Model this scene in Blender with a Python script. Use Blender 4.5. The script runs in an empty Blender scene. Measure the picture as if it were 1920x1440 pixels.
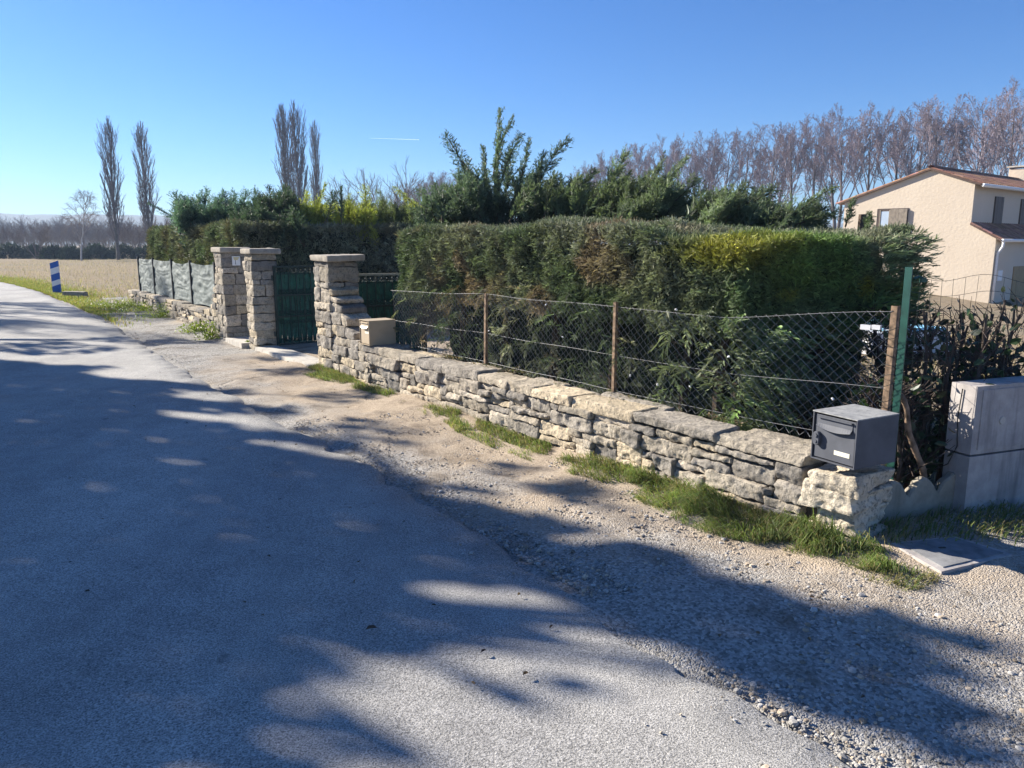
import bpy, math, random
import numpy as np
from mathutils import Vector

# ---------------------------------------------------------------- scene, camera, light
sc = bpy.context.scene
COL = sc.collection
CAM_Z, PITCH, FPX = 1.65, math.radians(10.4), 1442.0
cd = bpy.data.cameras.new('camera')
cd.sensor_width = 36.0
cd.lens = FPX / 1920.0 * 36.0
cd.clip_start, cd.clip_end = 0.05, 12000.0
cam = bpy.data.objects.new('camera', cd)
COL.objects.link(cam)
cam.location = (0, 0, CAM_Z)
cam.rotation_euler = (math.pi / 2 - PITCH, 0, 0)
sc.camera = cam

SUN_EL, SUN_AZ = math.radians(27.0), math.radians(-60.0)      # azimuth clockwise from +Y
SV = np.array([math.sin(SUN_AZ) * math.cos(SUN_EL), math.cos(SUN_AZ) * math.cos(SUN_EL), math.sin(SUN_EL)])
world = bpy.data.worlds.new('World')
sc.world = world
world.use_nodes = True
wn = world.node_tree
sky = wn.nodes.new('ShaderNodeTexSky')
sky.sky_type = 'NISHITA'
sky.sun_disc = False
sky.sun_elevation = SUN_EL
sky.sun_rotation = SUN_AZ
sky.altitude = 200
sky.air_density = 1.0
sky.dust_density = 0.25
sky.ozone_density = 3.0
bg = wn.nodes['Background']
bg.inputs['Strength'].default_value = 0.05
hs = wn.nodes.new('ShaderNodeHueSaturation')
hs.inputs['Saturation'].default_value = 1.2
wn.links.new(sky.outputs['Color'], hs.inputs['Color'])
tint = wn.nodes.new('ShaderNodeMix')
tint.data_type, tint.blend_type = 'RGBA', 'MULTIPLY'
tint.inputs['Factor'].default_value = 1.0
tint.inputs['B'].default_value = (0.60, 0.82, 1.17, 1)
wn.links.new(hs.outputs['Color'], tint.inputs['A'])
wn.links.new(tint.outputs['Result'], bg.inputs['Color'])
sl = bpy.data.lights.new('sun', 'SUN')
sl.energy = 5.0
sl.angle = math.radians(0.53)
sl.color = (1.0, 0.93, 0.82)
sun = bpy.data.objects.new('sun', sl)
COL.objects.link(sun)
sun.location = (-30, 20, 40)
sun.rotation_euler = Vector(-SV).to_track_quat('-Z', 'Y').to_euler()
sc.view_settings.view_transform = 'Standard'
sc.view_settings.look = 'None'
sc.view_settings.gamma = 1.0
sc.view_settings.exposure = 1.42
sc.render.engine = 'CYCLES'
sc.cycles.use_denoising = True
sc.cycles.denoising_prefilter = 'ACCURATE'
sc.cycles.max_bounces = 6
sc.cycles.transparent_max_bounces = 8
sc.cycles.volume_bounces = 0

# ---------------------------------------------------------------- helpers
rng = np.random.default_rng(11)
random.seed(5)
cp_, sp_ = math.cos(PITCH), math.sin(PITCH)


def ray(x, y):
    u, v = (x - 960.0) / FPX, (720.0 - y) / FPX
    return np.array([u, cp_ + v * sp_, -sp_ + v * cp_])


def at(x, y, Y):
    d = ray(x, y)
    t = Y / d[1]
    return np.array([d[0] * t, Y, CAM_Z + d[2] * t])


def gnd(x, y, z=0.0):
    d = ray(x, y)
    t = (z - CAM_Z) / d[2]
    return np.array([d[0] * t, d[1] * t, z])


A0 = np.array([1.844, 3.977])
W0 = np.array([-0.5859, 0.8104])        # along the front wall, away from the camera
I0 = np.array([0.8104, 0.5859])         # from the road into the garden


def P(s, t, z=0.0):
    q = A0 + s * W0 + t * I0
    return np.array([q[0], q[1], z])


def PST(a):
    a = np.asarray(a, float)
    q = A0 + a[..., :1] * W0 + a[..., 1:2] * I0
    return np.concatenate([q, a[..., 2:3]], -1)


def nrm(v):
    return v / np.maximum(np.linalg.norm(v, axis=-1, keepdims=True), 1e-9)


def _h(ix, iy, iz, seed):
    n = (ix * 374761393 + iy * 668265263 + iz * 1274126177 + seed * 974634721) & 0xFFFFFFFF
    n = ((n ^ (n >> 13)) * 1274126177) & 0xFFFFFFFF
    n = n ^ (n >> 16)
    return (n & 0xFFFFFF) / float(0xFFFFFF) * 2 - 1


def vnoise(p, seed=0):
    p = np.asarray(p, float)
    f = np.floor(p).astype(np.int64)
    w = p - f
    w = w * w * (3 - 2 * w)
    r = 0
    for dx in (0, 1):
        wx = w[..., 0] if dx else 1 - w[..., 0]
        for dy in (0, 1):
            wy = w[..., 1] if dy else 1 - w[..., 1]
            for dz in (0, 1):
                wz = w[..., 2] if dz else 1 - w[..., 2]
                r = r + wx * wy * wz * _h(f[..., 0] + dx, f[..., 1] + dy, f[..., 2] + dz, seed)
    return r


def fbm(p, octs=3, seed=0):
    p = np.asarray(p, float)
    r, a = 0, 1.0
    for k in range(octs):
        r = r + a * vnoise(p * (2 ** k), seed + k)
        a *= 0.5
    return r


def in_poly(p, poly):
    x, y = p[:, 0], p[:, 1]
    r = np.zeros(len(p), bool)
    j = len(poly) - 1
    for i in range(len(poly)):
        xi, yi = poly[i][:2]
        xj, yj = poly[j][:2]
        c = ((yi > y) != (yj > y)) & (x < (xj - xi) * (y - yi) / (yj - yi + 1e-12) + xi)
        r ^= c
        j = i
    return r


class MB:
    def __init__(self):
        self.v, self.f, self.c, self.n = [], [], [], 0

    def add(self, v, f, col=None):
        v = np.asarray(v, float).reshape(-1, 3)
        f = np.asarray(f, np.int64)
        self.v.append(v)
        self.f.append(f + self.n)
        c = np.ones((len(v), 3)) if col is None else np.broadcast_to(np.asarray(col, float), (len(v), 3))
        self.c.append(c)
        self.n += len(v)

    def box(self, o, ax, ay, az, col=None):
        o, ax, ay, az = [np.asarray(q, float) for q in (o, ax, ay, az)]
        v = [o, o + ax, o + ax + ay, o + ay, o + az, o + ax + az, o + ax + ay + az, o + ay + az]
        self.add(v, [(0, 3, 2, 1), (4, 5, 6, 7), (0, 1, 5, 4), (1, 2, 6, 5), (2, 3, 7, 6), (3, 0, 4, 7)], col)

    def tubes(self, Pn, Rn, k=4, col=None, cap=False):
        Pn, Rn = np.asarray(Pn, float), np.asarray(Rn, float)
        B, n = Pn.shape[:2]
        T = nrm(np.gradient(Pn, axis=1))
        ref = np.where(np.abs(T[..., 2:3]) > 0.85, np.array([1.0, 0, 0]), np.array([0, 0, 1.0]))
        U = nrm(np.cross(T, ref))
        V = np.cross(T, U)
        a = np.arange(k) / k * 2 * math.pi
        ring = Pn[:, :, None] + Rn[:, :, None, None] * (np.cos(a)[:, None] * U[:, :, None] + np.sin(a)[:, None] * V[:, :, None])
        idx = np.arange(B * n * k).reshape(B, n, k)
        q = np.stack([idx[:, :-1], np.roll(idx, -1, 2)[:, :-1], np.roll(idx, -1, 2)[:, 1:], idx[:, 1:]], -1).reshape(-1, 4)
        cc = None
        if col is not None:
            cc = np.asarray(col, float)
            cc = np.broadcast_to(cc if cc.ndim == 1 else cc[:, None, None, :], (B, n, k, 3)).reshape(-1, 3)
        self.add(ring.reshape(-1, 3), q, cc)
        if cap and k == 4:
            self.f.append(np.concatenate([idx[:, -1], idx[:, 0, ::-1]]) + (self.n - B * n * k))

    def tube(self, pts, r, k=6, col=None, cap=True):
        pts = np.asarray(pts, float)
        r = np.broadcast_to(np.asarray(r, float), (len(pts),))
        self.tubes(pts[None], r[None], k, col)
        if cap:
            b = self.n - len(pts) * k
            self.f.append(np.array([[b + j for j in range(k)][::-1]]) if k in (3, 4) else
                          np.array([[b, b + (j + 2) % k, b + j + 1] for j in range(k - 2)]))
            e = self.n - k
            self.f.append(np.array([[e, e + j + 1, e + j + 2] for j in range(k - 2)]))

    def inst(self, tv, tf, pos, ax, nz, sc_, col=None):
        """copies of template (y = long axis, z = normal) merged into the mesh"""
        ax = nrm(ax)
        x = nrm(np.cross(ax, nz))
        z = np.cross(x, ax)
        sc_ = np.broadcast_to(np.asarray(sc_, float), (len(pos),))
        v = pos[:, None] + sc_[:, None, None] * (tv[None, :, 0:1] * x[:, None] + tv[None, :, 1:2] * ax[:, None] + tv[None, :, 2:3] * z[:, None])
        N, m = len(pos), len(tv)
        f = (tf[None] + (np.arange(N) * m)[:, None, None]).reshape(-1, tf.shape[1])
        cc = None if col is None else np.repeat(np.broadcast_to(np.asarray(col, float), (N, 3)), m, 0)
        self.add(v.reshape(-1, 3), f, cc)

    def mesh(self, name, mat, origin=(0, 0, 0), smooth=False):
        v = np.concatenate(self.v) - np.asarray(origin, float)
        lo, st, tot = [], [], 0
        for f in self.f:
            if len(f) == 0:
                continue
            lo.append(f.reshape(-1))
            st.append(tot + np.arange(len(f)) * f.shape[1])
            tot += f.size
        lo, st = np.concatenate(lo), np.concatenate(st)
        me = bpy.data.meshes.new(name)
        me.vertices.add(len(v))
        me.vertices.foreach_set('co', v.astype(np.float32).ravel())
        me.loops.add(len(lo))
        me.loops.foreach_set('vertex_index', lo.astype(np.int32))
        me.polygons.add(len(st))
        me.polygons.foreach_set('loop_start', st.astype(np.int32))
        ca = me.color_attributes.new('tone', 'FLOAT_COLOR', 'POINT')
        c4 = np.ones((len(v), 4), np.float32)
        c4[:, :3] = np.concatenate(self.c)
        ca.data.foreach_set('color', c4.ravel())
        me.update(calc_edges=True)
        me.validate()
        me.polygons.foreach_set('use_smooth', np.full(len(me.polygons), bool(smooth)))
        me.materials.append(mat)
        return me

    def build(self, name, mat, parent=None, origin=None, smooth=False):
        if parent is not None:
            origin = np.array(root_loc(parent))
        elif origin is None:
            origin = np.zeros(3)
        o = bpy.data.objects.new(name, self.mesh(name, mat, origin, smooth))
        COL.objects.link(o)
        if parent is not None:
            o.parent = parent
        else:
            o.location = origin
        return o


def root_loc(o):
    r = Vector((0, 0, 0))
    while o is not None:
        r += o.location
        o = o.parent
    return r


def tag(o, label, cat, group=None, kind=None):
    if label:
        o['label'] = label
    if cat:
        o['category'] = cat
    if group:
        o['group'] = group
    if kind:
        o['kind'] = kind
    return o


def thing(name, loc, label, cat, group=None):
    o = bpy.data.objects.new(name, None)
    o.empty_display_size = 0.2
    o.location = tuple(float(q) for q in loc)
    COL.objects.link(o)
    return tag(o, label, cat, group)


def dup(root, loc, rotz, label, scale=None, group=None):
    r = root.copy()
    COL.objects.link(r)
    r.location = tuple(float(q) for q in loc)
    r.rotation_euler = (0, 0, rotz)
    if scale is not None:
        r.scale = scale
    r['label'] = label
    if group:
        r['group'] = group
    for ch in root.children:
        c = ch.copy()
        COL.objects.link(c)
        c.parent = r
    return r


# ---------------------------------------------------------------- materials
def nt_new(name):
    m = bpy.data.materials.new(name)
    m.use_nodes = True
    nt = m.node_tree
    b = nt.nodes['Principled BSDF']
    return m, nt, b


def nd(nt, typ, **kw):
    n = nt.nodes.new(typ)
    for k, v in kw.items():
        if k.startswith('i_'):
            key = k[2:]
            key = int(key) if key.isdigit() else key
            n.inputs[key].default_value = v
        else:
            setattr(n, k, v)
    return n


def coords(nt):
    return nd(nt, 'ShaderNodeTexCoord').outputs['Object']


def noise_tex(nt, co, scale, detail=4.0, rough=0.55):
    n = nd(nt, 'ShaderNodeTexNoise')
    n.inputs['Scale'].default_value = scale
    n.inputs['Detail'].default_value = detail
    n.inputs['Roughness'].default_value = rough
    nt.links.new(co, n.inputs['Vector'])
    return n.outputs['Fac']


def ramp(nt, fac, stops):
    r = nd(nt, 'ShaderNodeValToRGB')
    e = r.color_ramp.elements
    while len(e) < len(stops):
        e.new(0.5)
    for k, (p, c) in enumerate(stops):
        e[k].position = p
        e[k].color = (c, c, c, 1) if not hasattr(c, '__len__') else (*c, 1)
    nt.links.new(fac, r.inputs['Fac'])
    return r.outputs['Color']


def mixc(nt, fac, a, b, mode='MIX'):
    m = nd(nt, 'ShaderNodeMix', data_type='RGBA', blend_type=mode)
    for sock, val in ((m.inputs['Factor'], fac), (m.inputs['A'], a), (m.inputs['B'], b)):
        if isinstance(val, bpy.types.NodeSocket):
            nt.links.new(val, sock)
        elif hasattr(val, '__len__'):
            sock.default_value = (*val, 1)
        else:
            sock.default_value = val
    return m.outputs['Result']


def bump(nt, b, h, strength, dist):
    n = nd(nt, 'ShaderNodeBump')
    n.inputs['Strength'].default_value = strength
    n.inputs['Distance'].default_value = dist
    nt.links.new(h, n.inputs['Height'])
    nt.links.new(n.outputs['Normal'], b.inputs['Normal'])
    return n


def attr(nt):
    a = nd(nt, 'ShaderNodeVertexColor')
    a.layer_name = 'tone'
    return a.outputs['Color']


def voro(nt, co, scale, feature='F1'):
    v = nd(nt, 'ShaderNodeTexVoronoi')
    v.feature = feature
    v.inputs['Scale'].default_value = scale
    nt.links.new(co, v.inputs['Vector'])
    return v


def plain(name, col, rough=0.6, metal=0.0, nscale=30.0, var=0.25, bstr=0.15, bdist=0.002, spec=0.4):
    m, nt, b = nt_new(name)
    co = coords(nt)
    n = noise_tex(nt, co, nscale, 5)
    lo = tuple(c * (1 - var) for c in col)
    hi = tuple(min(1, c * (1 + var)) for c in col)
    nt.links.new(ramp(nt, n, [(0.3, lo), (0.7, hi)]), b.inputs['Base Color'])
    b.inputs['Roughness'].default_value = rough
    b.inputs['Metallic'].default_value = metal
    b.inputs['Specular IOR Level'].default_value = spec
    if bstr:
        bump(nt, b, noise_tex(nt, co, nscale * 3, 4), bstr, bdist)
    return m


def leafmat(name, transl=0.3, rough=0.5, spec=0.35):
    m, nt, b = nt_new(name)
    c = attr(nt)
    nt.links.new(c, b.inputs['Base Color'])
    b.inputs['Roughness'].default_value = rough
    b.inputs['Specular IOR Level'].default_value = spec
    t = nd(nt, 'ShaderNodeBsdfTranslucent')
    g = mixc(nt, 1.0, c, (1.1, 1.2, 0.7), 'MULTIPLY')
    nt.links.new(g, t.inputs['Color'])
    mx = nd(nt, 'ShaderNodeMixShader')
    mx.inputs[0].default_value = transl
    nt.links.new(b.outputs[0], mx.inputs[1])
    nt.links.new(t.outputs[0], mx.inputs[2])
    nt.links.new(mx.outputs[0], nt.nodes['Material Output'].inputs['Surface'])
    return m


def attrmat(name, rough=0.85, nscale=40, bstr=0.4, bdist=0.004, spec=0.2, lo=0.75, hi=1.2):
    m, nt, b = nt_new(name)
    co = coords(nt)
    n = noise_tex(nt, co, nscale, 6)
    nt.links.new(mixc(nt, 1.0, attr(nt), ramp(nt, n, [(0.3, lo), (0.7, hi)]), 'MULTIPLY'), b.inputs['Base Color'])
    b.inputs['Roughness'].default_value = rough
    b.inputs['Specular IOR Level'].default_value = spec
    bump(nt, b, noise_tex(nt, co, nscale * 2.0, 5), bstr, bdist)
    return m


def mat_stone():
    m, nt, b = nt_new('limestone')
    co = coords(nt)
    n1 = noise_tex(nt, co, 9, 6, 0.65)
    n2 = noise_tex(nt, co, 38, 6, 0.7)
    n3 = noise_tex(nt, co, 3.2, 4)
    c = mixc(nt, 1.0, attr(nt), ramp(nt, n1, [(0.28, 0.62), (0.5, 1.0), (0.75, 1.25)]), 'MULTIPLY')
    c = mixc(nt, ramp(nt, n2, [(0.50, 0.0), (0.64, 0.8)]), c, (0.11, 0.105, 0.095))
    c = mixc(nt, ramp(nt, n3, [(0.55, 0.0), (0.7, 0.2)]), c, (0.42, 0.33, 0.21))
    nt.links.new(c, b.inputs['Base Color'])
    b.inputs['Roughness'].default_value = 0.92
    b.inputs['Specular IOR Level'].default_value = 0.15
    bump(nt, b, noise_tex(nt, co, 55, 8, 0.7), 0.9, 0.02)
    return m


def mat_asphalt():
    m, nt, b = nt_new('asphalt')
    co = coords(nt)
    v = voro(nt, co, 150)
    g1 = noise_tex(nt, co, 150, 3, 0.7)
    big = noise_tex(nt, co, 0.55, 5, 0.6)
    mid = noise_tex(nt, co, 5, 4)
    grain = ramp(nt, v.outputs['Color'], [(0.1, (0.28, 0.272, 0.256)), (0.9, (0.50, 0.482, 0.45))])
    grain = mixc(nt, 1.0, grain, ramp(nt, g1, [(0.36, 0.35), (0.52, 1.0), (0.7, 1.3)]), 'MULTIPLY')
    c = mixc(nt, 1.0, grain, ramp(nt, big, [(0.35, 0.86), (0.65, 1.12)]), 'MULTIPLY')
    c = mixc(nt, 1.0, c, ramp(nt, mid, [(0.3, 0.9), (0.7, 1.08)]), 'MULTIPLY')
    mp = nd(nt, 'ShaderNodeMapping')
    mp.inputs['Rotation'].default_value = (0, 0, math.radians(-35.9))
    mp.inputs['Scale'].default_value = (1.1, 0.05, 1)
    nt.links.new(co, mp.inputs['Vector'])
    c = mixc(nt, 1.0, c, ramp(nt, noise_tex(nt, mp.outputs[0], 1.0, 4, 0.6), [(0.35, (0.84, 0.84, 0.85)), (0.62, (1.1, 1.09, 1.06))]), 'MULTIPLY')
    spots = noise_tex(nt, co, 7.5, 3, 0.5)
    c = mixc(nt, ramp(nt, spots, [(0.70, 0.0), (0.76, 0.45)]), c, (0.09, 0.085, 0.08))
    nt.links.new(c, b.inputs['Base Color'])
    b.inputs['Roughness'].default_value = 0.8
    b.inputs['Specular IOR Level'].default_value = 0.25
    bump(nt, b, g1, 0.75, 0.008)
    return m


def mat_gravel():
    m, nt, b = nt_new('gravel_soil')
    co = coords(nt)
    v = voro(nt, co, 80)
    v2 = voro(nt, co, 130)
    big = noise_tex(nt, co, 0.8, 5, 0.6)
    grey = ramp(nt, v.outputs['Color'], [(0.1, (0.15, 0.14, 0.125)), (0.9, (0.45, 0.43, 0.395))])
    tan = ramp(nt, v2.outputs['Color'], [(0.1, (0.28, 0.22, 0.155)), (0.9, (0.50, 0.41, 0.31))])
    c = mixc(nt, ramp(nt, mixc(nt, 0.45, big, attr(nt)), [(0.42, 0.0), (0.58, 1.0)]), grey, tan)
    dirt = noise_tex(nt, co, 2.3, 6, 0.65)
    c = mixc(nt, ramp(nt, dirt, [(0.54, 0.0), (0.68, 0.75)]), c, (0.13, 0.10, 0.07))
    nt.links.new(c, b.inputs['Base Color'])
    b.inputs['Roughness'].default_value = 0.95
    b.inputs['Specular IOR Level'].default_value = 0.15
    h = mixc(nt, 0.5, v.outputs['Distance'], v2.outputs['Distance'])
    n = bump(nt, b, h, 0.8, 0.012)
    n.invert = True
    return m


def mat_field():
    m, nt, b = nt_new('dry_grass_field')
    co = coords(nt)
    mp = nd(nt, 'ShaderNodeMapping')
    mp.inputs['Scale'].default_value = (0.25, 1.0, 1.0)
    nt.links.new(co, mp.inputs['Vector'])
    big = noise_tex(nt, mp.outputs[0], 0.16, 5, 0.6)
    fine = noise_tex(nt, co, 4.0, 8, 0.7)
    c = ramp(nt, fine, [(0.3, (0.20, 0.15, 0.095)), (0.55, (0.32, 0.25, 0.165)), (0.75, (0.42, 0.34, 0.24))])
    c = mixc(nt, ramp(nt, big, [(0.42, 0.0), (0.62, 0.7)]), c, (0.25, 0.22, 0.17))
    g = noise_tex(nt, co, 1.1, 5, 0.6)
    c = mixc(nt, ramp(nt, g, [(0.55, 0.0), (0.72, 0.4)]), c, (0.13, 0.15, 0.05))
    nt.links.new(c, b.inputs['Base Color'])
    b.inputs['Roughness'].default_value = 1.0
    b.inputs['Specular IOR Level'].default_value = 0.05
    bump(nt, b, noise_tex(nt, co, 14, 6, 0.7), 0.8, 0.08)
    return m


def mat_stucco():
    m, nt, b = nt_new('cream_stucco')
    co = coords(nt)
    n = noise_tex(nt, co, 0.5, 5)
    c = ramp(nt, n, [(0.3, (0.56, 0.47, 0.365)), (0.7, (0.62, 0.525, 0.41))])
    nt.links.new(c, b.inputs['Base Color'])
    b.inputs['Roughness'].default_value = 0.95
    bump(nt, b, noise_tex(nt, co, 9, 4, 0.6), 0.5, 0.022)
    return m


def mat_concrete(name, c0, c1, stain):
    m, nt, b = nt_new(name)
    co = coords(nt)
    mp = nd(nt, 'ShaderNodeMapping')
    mp.inputs['Scale'].default_value = (7, 7, 0.9)
    nt.links.new(co, mp.inputs['Vector'])
    st = noise_tex(nt, mp.outputs[0], 1.6, 5, 0.6)
    n = noise_tex(nt, co, 9, 7, 0.65)
    c = ramp(nt, n, [(0.3, c0), (0.7, c1)])
    c = mixc(nt, ramp(nt, st, [(0.5, 0.0), (0.72, 0.75)]), c, stain)
    nt.links.new(c, b.inputs['Base Color'])
    b.inputs['Roughness'].default_value = 0.9
    b.inputs['Specular IOR Level'].default_value = 0.2
    bump(nt, b, noise_tex(nt, co, 70, 6, 0.65), 0.35, 0.004)
    return m


M = dict(
    stone=mat_stone(), asphalt=mat_asphalt(), gravel=mat_gravel(), field=mat_field(), stucco=mat_stucco(),
    leaf=leafmat('conifer_foliage', 0.15, 0.55, 0.3), shoot=leafmat('conifer_shoots', 0.38, 0.5, 0.4), grass=leafmat('grass_blade', 0.35, 0.5, 0.3),
    broad=leafmat('broad_leaf', 0.3, 0.4, 0.5),
    bark=attrmat('bark', 0.9, 6, 0.5, 0.02), pebble=attrmat('pebble', 0.9, 120, 0.3, 0.002),
    mortar=plain('earth_mortar', (0.10, 0.085, 0.065), 1.0, nscale=20, bstr=0.6, bdist=0.01, spec=0.1),
    capstone=mat_concrete('cap_stone', (0.26, 0.23, 0.19), (0.42, 0.375, 0.31), (0.16, 0.14, 0.12)),
    slab=mat_concrete('pale_slab', (0.40, 0.37, 0.32), (0.55, 0.51, 0.45), (0.28, 0.25, 0.21)),
    cabinet=mat_concrete('cabinet_concrete', (0.30, 0.275, 0.26), (0.45, 0.415, 0.39), (0.16, 0.15, 0.145)),
    edging=mat_concrete('edging_concrete', (0.22, 0.20, 0.16), (0.38, 0.34, 0.27), (0.14, 0.13, 0.10)),
    cover=mat_concrete('cover_concrete', (0.15, 0.15, 0.155), (0.27, 0.27, 0.27), (0.10, 0.10, 0.10)),
    dark_metal=plain('anthracite_metal', (0.085, 0.09, 0.105), 0.62, 0.0, 8, 0.2, 0.05, spec=0.25),
    dusty=None,
    tan_metal=plain('beige_metal', (0.45, 0.36, 0.245), 0.5, 0.0, 10, 0.08, 0.05),
    green_metal=plain('green_painted_metal', (0.012, 0.065, 0.05), 0.4, 0.0, 15, 0.3, 0.1, spec=0.5),
    gate_metal=plain('dark_green_gate_iron', (0.014, 0.03, 0.027), 0.5, 0.0, 25, 0.4, 0.2),
    gate_sheet=plain('green_screen_sheet', (0.016, 0.088, 0.062), 0.6, 0.0, 14, 0.45, 0.2),
    bleached=plain('bleached_edge_metal', (0.36, 0.34, 0.26), 0.6, 0.0, 30, 0.2),
    rust=plain('rusty_iron', (0.20, 0.135, 0.085), 0.9, 0.0, 30, 0.65, 0.4, 0.003),
    wire=plain('galvanised_wire', (0.28, 0.28, 0.28), 0.55, 0.3, 40, 0.2, 0),
    green_wire=plain('green_coated_wire', (0.022, 0.03, 0.027), 0.5, 0.0, 40, 0.2, 0),
    pool=plain('pool_plaster', (0.55, 0.55, 0.56), 0.6, 0.0, 12, 0.06, 0.05),
    white=plain('white_paint', (0.78, 0.78, 0.77), 0.5, 0.0, 12, 0.05, 0.05),
    blue=plain('blue_paint', (0.01, 0.10, 0.40), 0.45, 0.0, 12, 0.1, 0.05),
    pale_blue=plain('pale_blue_liner', (0.25, 0.55, 0.75), 0.5, 0.0, 12, 0.1, 0.05),
    yellow=plain('yellow_paint', (0.62, 0.47, 0.05), 0.5, 0.0, 30, 0.15, 0.05),
    black=plain('black_paint', (0.02, 0.02, 0.02), 0.5, 0.0, 30, 0.15, 0.05),
    paper=plain('name_paper', (0.68, 0.66, 0.52), 0.7, 0.0, 60, 0.06, 0.0),
    brown=plain('brown_shutter_paint', (0.075, 0.05, 0.04), 0.6, 0.0, 6, 0.15, 0.1),
    grey_wood=plain('weathered_shutter_wood', (0.24, 0.20, 0.155), 0.8, 0.0, 8, 0.25, 0.3),
    tan_panel=plain('tan_panel', (0.33, 0.22, 0.10), 0.7, 0.0, 6, 0.15, 0.1),
    tile=attrmat('terracotta_tile', 0.9, 5, 0.4, 0.02, lo=0.7, hi=1.25),
    glass=plain('window_glass', (0.42, 0.50, 0.60), 0.08, 0.0, 3, 0.1, 0.0, spec=0.8),
    stick=plain('barked_stick', (0.22, 0.15, 0.10), 0.9, 0.0, 18, 0.6, 0.5, 0.004),
    net=None, hill=None,
)
m, nt, b = nt_new('draped_net')
co = coords(nt)
nt.links.new(ramp(nt, noise_tex(nt, co, 6, 6), [(0.3, (0.065, 0.09, 0.085)), (0.7, (0.14, 0.165, 0.16))]), b.inputs['Base Color'])
b.inputs['Roughness'].default_value = 0.8
bump(nt, b, noise_tex(nt, co, 30, 5), 0.5, 0.01)
M['net'] = m
m, nt, b = nt_new('dusty_anthracite')
co = coords(nt)
nt.links.new(mixc(nt, ramp(nt, noise_tex(nt, co, 24, 8, 0.75), [(0.35, 0.35), (0.6, 1.0)]), (0.07, 0.075, 0.085), (0.33, 0.33, 0.32)), b.inputs['Base Color'])
b.inputs['Roughness'].default_value = 0.7
M['dusty'] = m
m, nt, b = nt_new('wooded_hill')
co = coords(nt)
nt.links.new(ramp(nt, noise_tex(nt, co, 0.06, 8, 0.7), [(0.3, (0.05, 0.055, 0.04)), (0.7, (0.13, 0.12, 0.09))]), b.inputs['Base Color'])
b.inputs['Roughness'].default_value = 1.0
M['hill'] = m

# ---------------------------------------------------------------- the ground
def grid_mb(xs, ys, zf, colf=None):
    X, Y = np.meshgrid(xs, ys, indexing='ij')
    Z = zf(X, Y)
    v = np.stack([X, Y, Z], -1).reshape(-1, 3)
    idx = np.arange(X.size).reshape(X.shape)
    q = np.stack([idx[:-1, :-1], idx[1:, :-1], idx[1:, 1:], idx[:-1, 1:]], -1).reshape(-1, 4)
    mb = MB()
    mb.add(v, q, None if colf is None else colf(X, Y).reshape(-1, 3))
    return mb


def st_of(X, Y):
    dx, dy = X - A0[0], Y - A0[1]
    return dx * W0[0] + dy * W0[1], dx * I0[0] + dy * I0[1]


def ground_z(X, Y):
    s, t = st_of(X, Y)
    drop = np.clip((t - 9.0) / 22.0, 0, 1)
    drop = drop * drop * (3 - 2 * drop) * np.clip((18 - s) / 10, 0, 1)
    near = np.clip(1 - np.hypot(X, Y) / 400.0, 0, 1)
    bumps = 0.03 * fbm(np.stack([X * 0.6, Y * 0.6, X * 0], -1), 3, 4) * near
    return -0.07 - 1.1 * drop + bumps


ax = np.concatenate([-np.geomspace(40, 5000, 40)[::-1], np.linspace(-38, 38, 150), np.geomspace(40, 5000, 40)])
ay = np.concatenate([-np.geomspace(12, 5000, 30)[::-1], np.linspace(-11, 90, 220), np.geomspace(92, 5000, 50)])
g = grid_mb(ax, ay, ground_z).build('ground', M['field'], smooth=True)
tag(g, 'dry straw coloured field running to the far trees', 'field', kind='structure')

# road: right edge measured on the ground, a steady width to the left
EDGE = np.array([(4.6, -3.2), (2.45, 0.2), (1.09, 2.19), (0.43, 3.05), (-0.37, 4.55), (-1.6, 6.2), (-3.07, 8.19), (-5.16, 11.16), (-8.0, 15.4), (-11.4, 20.0),
                 (-16.6, 27.0), (-23.5, 35.0), (-33.0, 43.5), (-46.0, 52.0), (-70.0, 63.0)])
seg = np.concatenate([[0], np.cumsum(np.hypot(*np.diff(EDGE, axis=0).T))])
uu = np.concatenate([np.arange(0, 26, 0.06), np.arange(26, seg[-1], 0.4)])


def smooth_edge(u):
    x, y = 0, 0
    for d in (-1.0, -0.5, 0, 0.5, 1.0):
        q = np.clip(u + d * np.clip(u / 9.0, 0.3, 1.2), 0, seg[-1])
        x = x + np.interp(q, seg, EDGE[:, 0]) / 5
        y = y + np.interp(q, seg, EDGE[:, 1]) / 5
    return np.stack([x, y], -1)


E = smooth_edge(uu)
TG = nrm(np.gradient(E, axis=0))
NR = np.stack([TG[:, 1], -TG[:, 0]], -1)            # to the right of the road, towards the wall
wob = 0.05 * vnoise(np.stack([uu * 3.1, uu * 0, uu * 0], -1), 3) + 0.035 * vnoise(np.stack([uu * 9, uu * 0, uu * 0], -1), 8)
ROADW = 5.0
lat = np.array([0.0, 0.03, 0.25, 0.8, 1.5, 2.5, 3.5, 4.3, ROADW])
v = []
for k, l in enumerate(lat):
    q = E + NR * (wob * max(0, 1 - l / 0.6) - l)[:, None] if k else E + NR * (wob + 0.03)[:, None]
    z = 0.022 + 0.018 * math.sin(min(l, ROADW - l) / ROADW * math.pi) if k else -0.03
    zz = z + 0.004 * vnoise(np.stack([q[:, 0] * 1.5, q[:, 1] * 1.5, q[:, 0] * 0], -1), 5)
    v.append(np.concatenate([q, zz[:, None]], 1))
v = np.stack(v, 1)
idx = np.arange(v.shape[0] * v.shape[1]).reshape(v.shape[:2])
mb = MB()
mb.add(v.reshape(-1, 3), np.stack([idx[:-1, :-1], idx[:-1, 1:], idx[1:, 1:], idx[1:, :-1]], -1).reshape(-1, 4)[:, ::-1])
road = mb.build('road', M['asphalt'], smooth=True)
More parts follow.
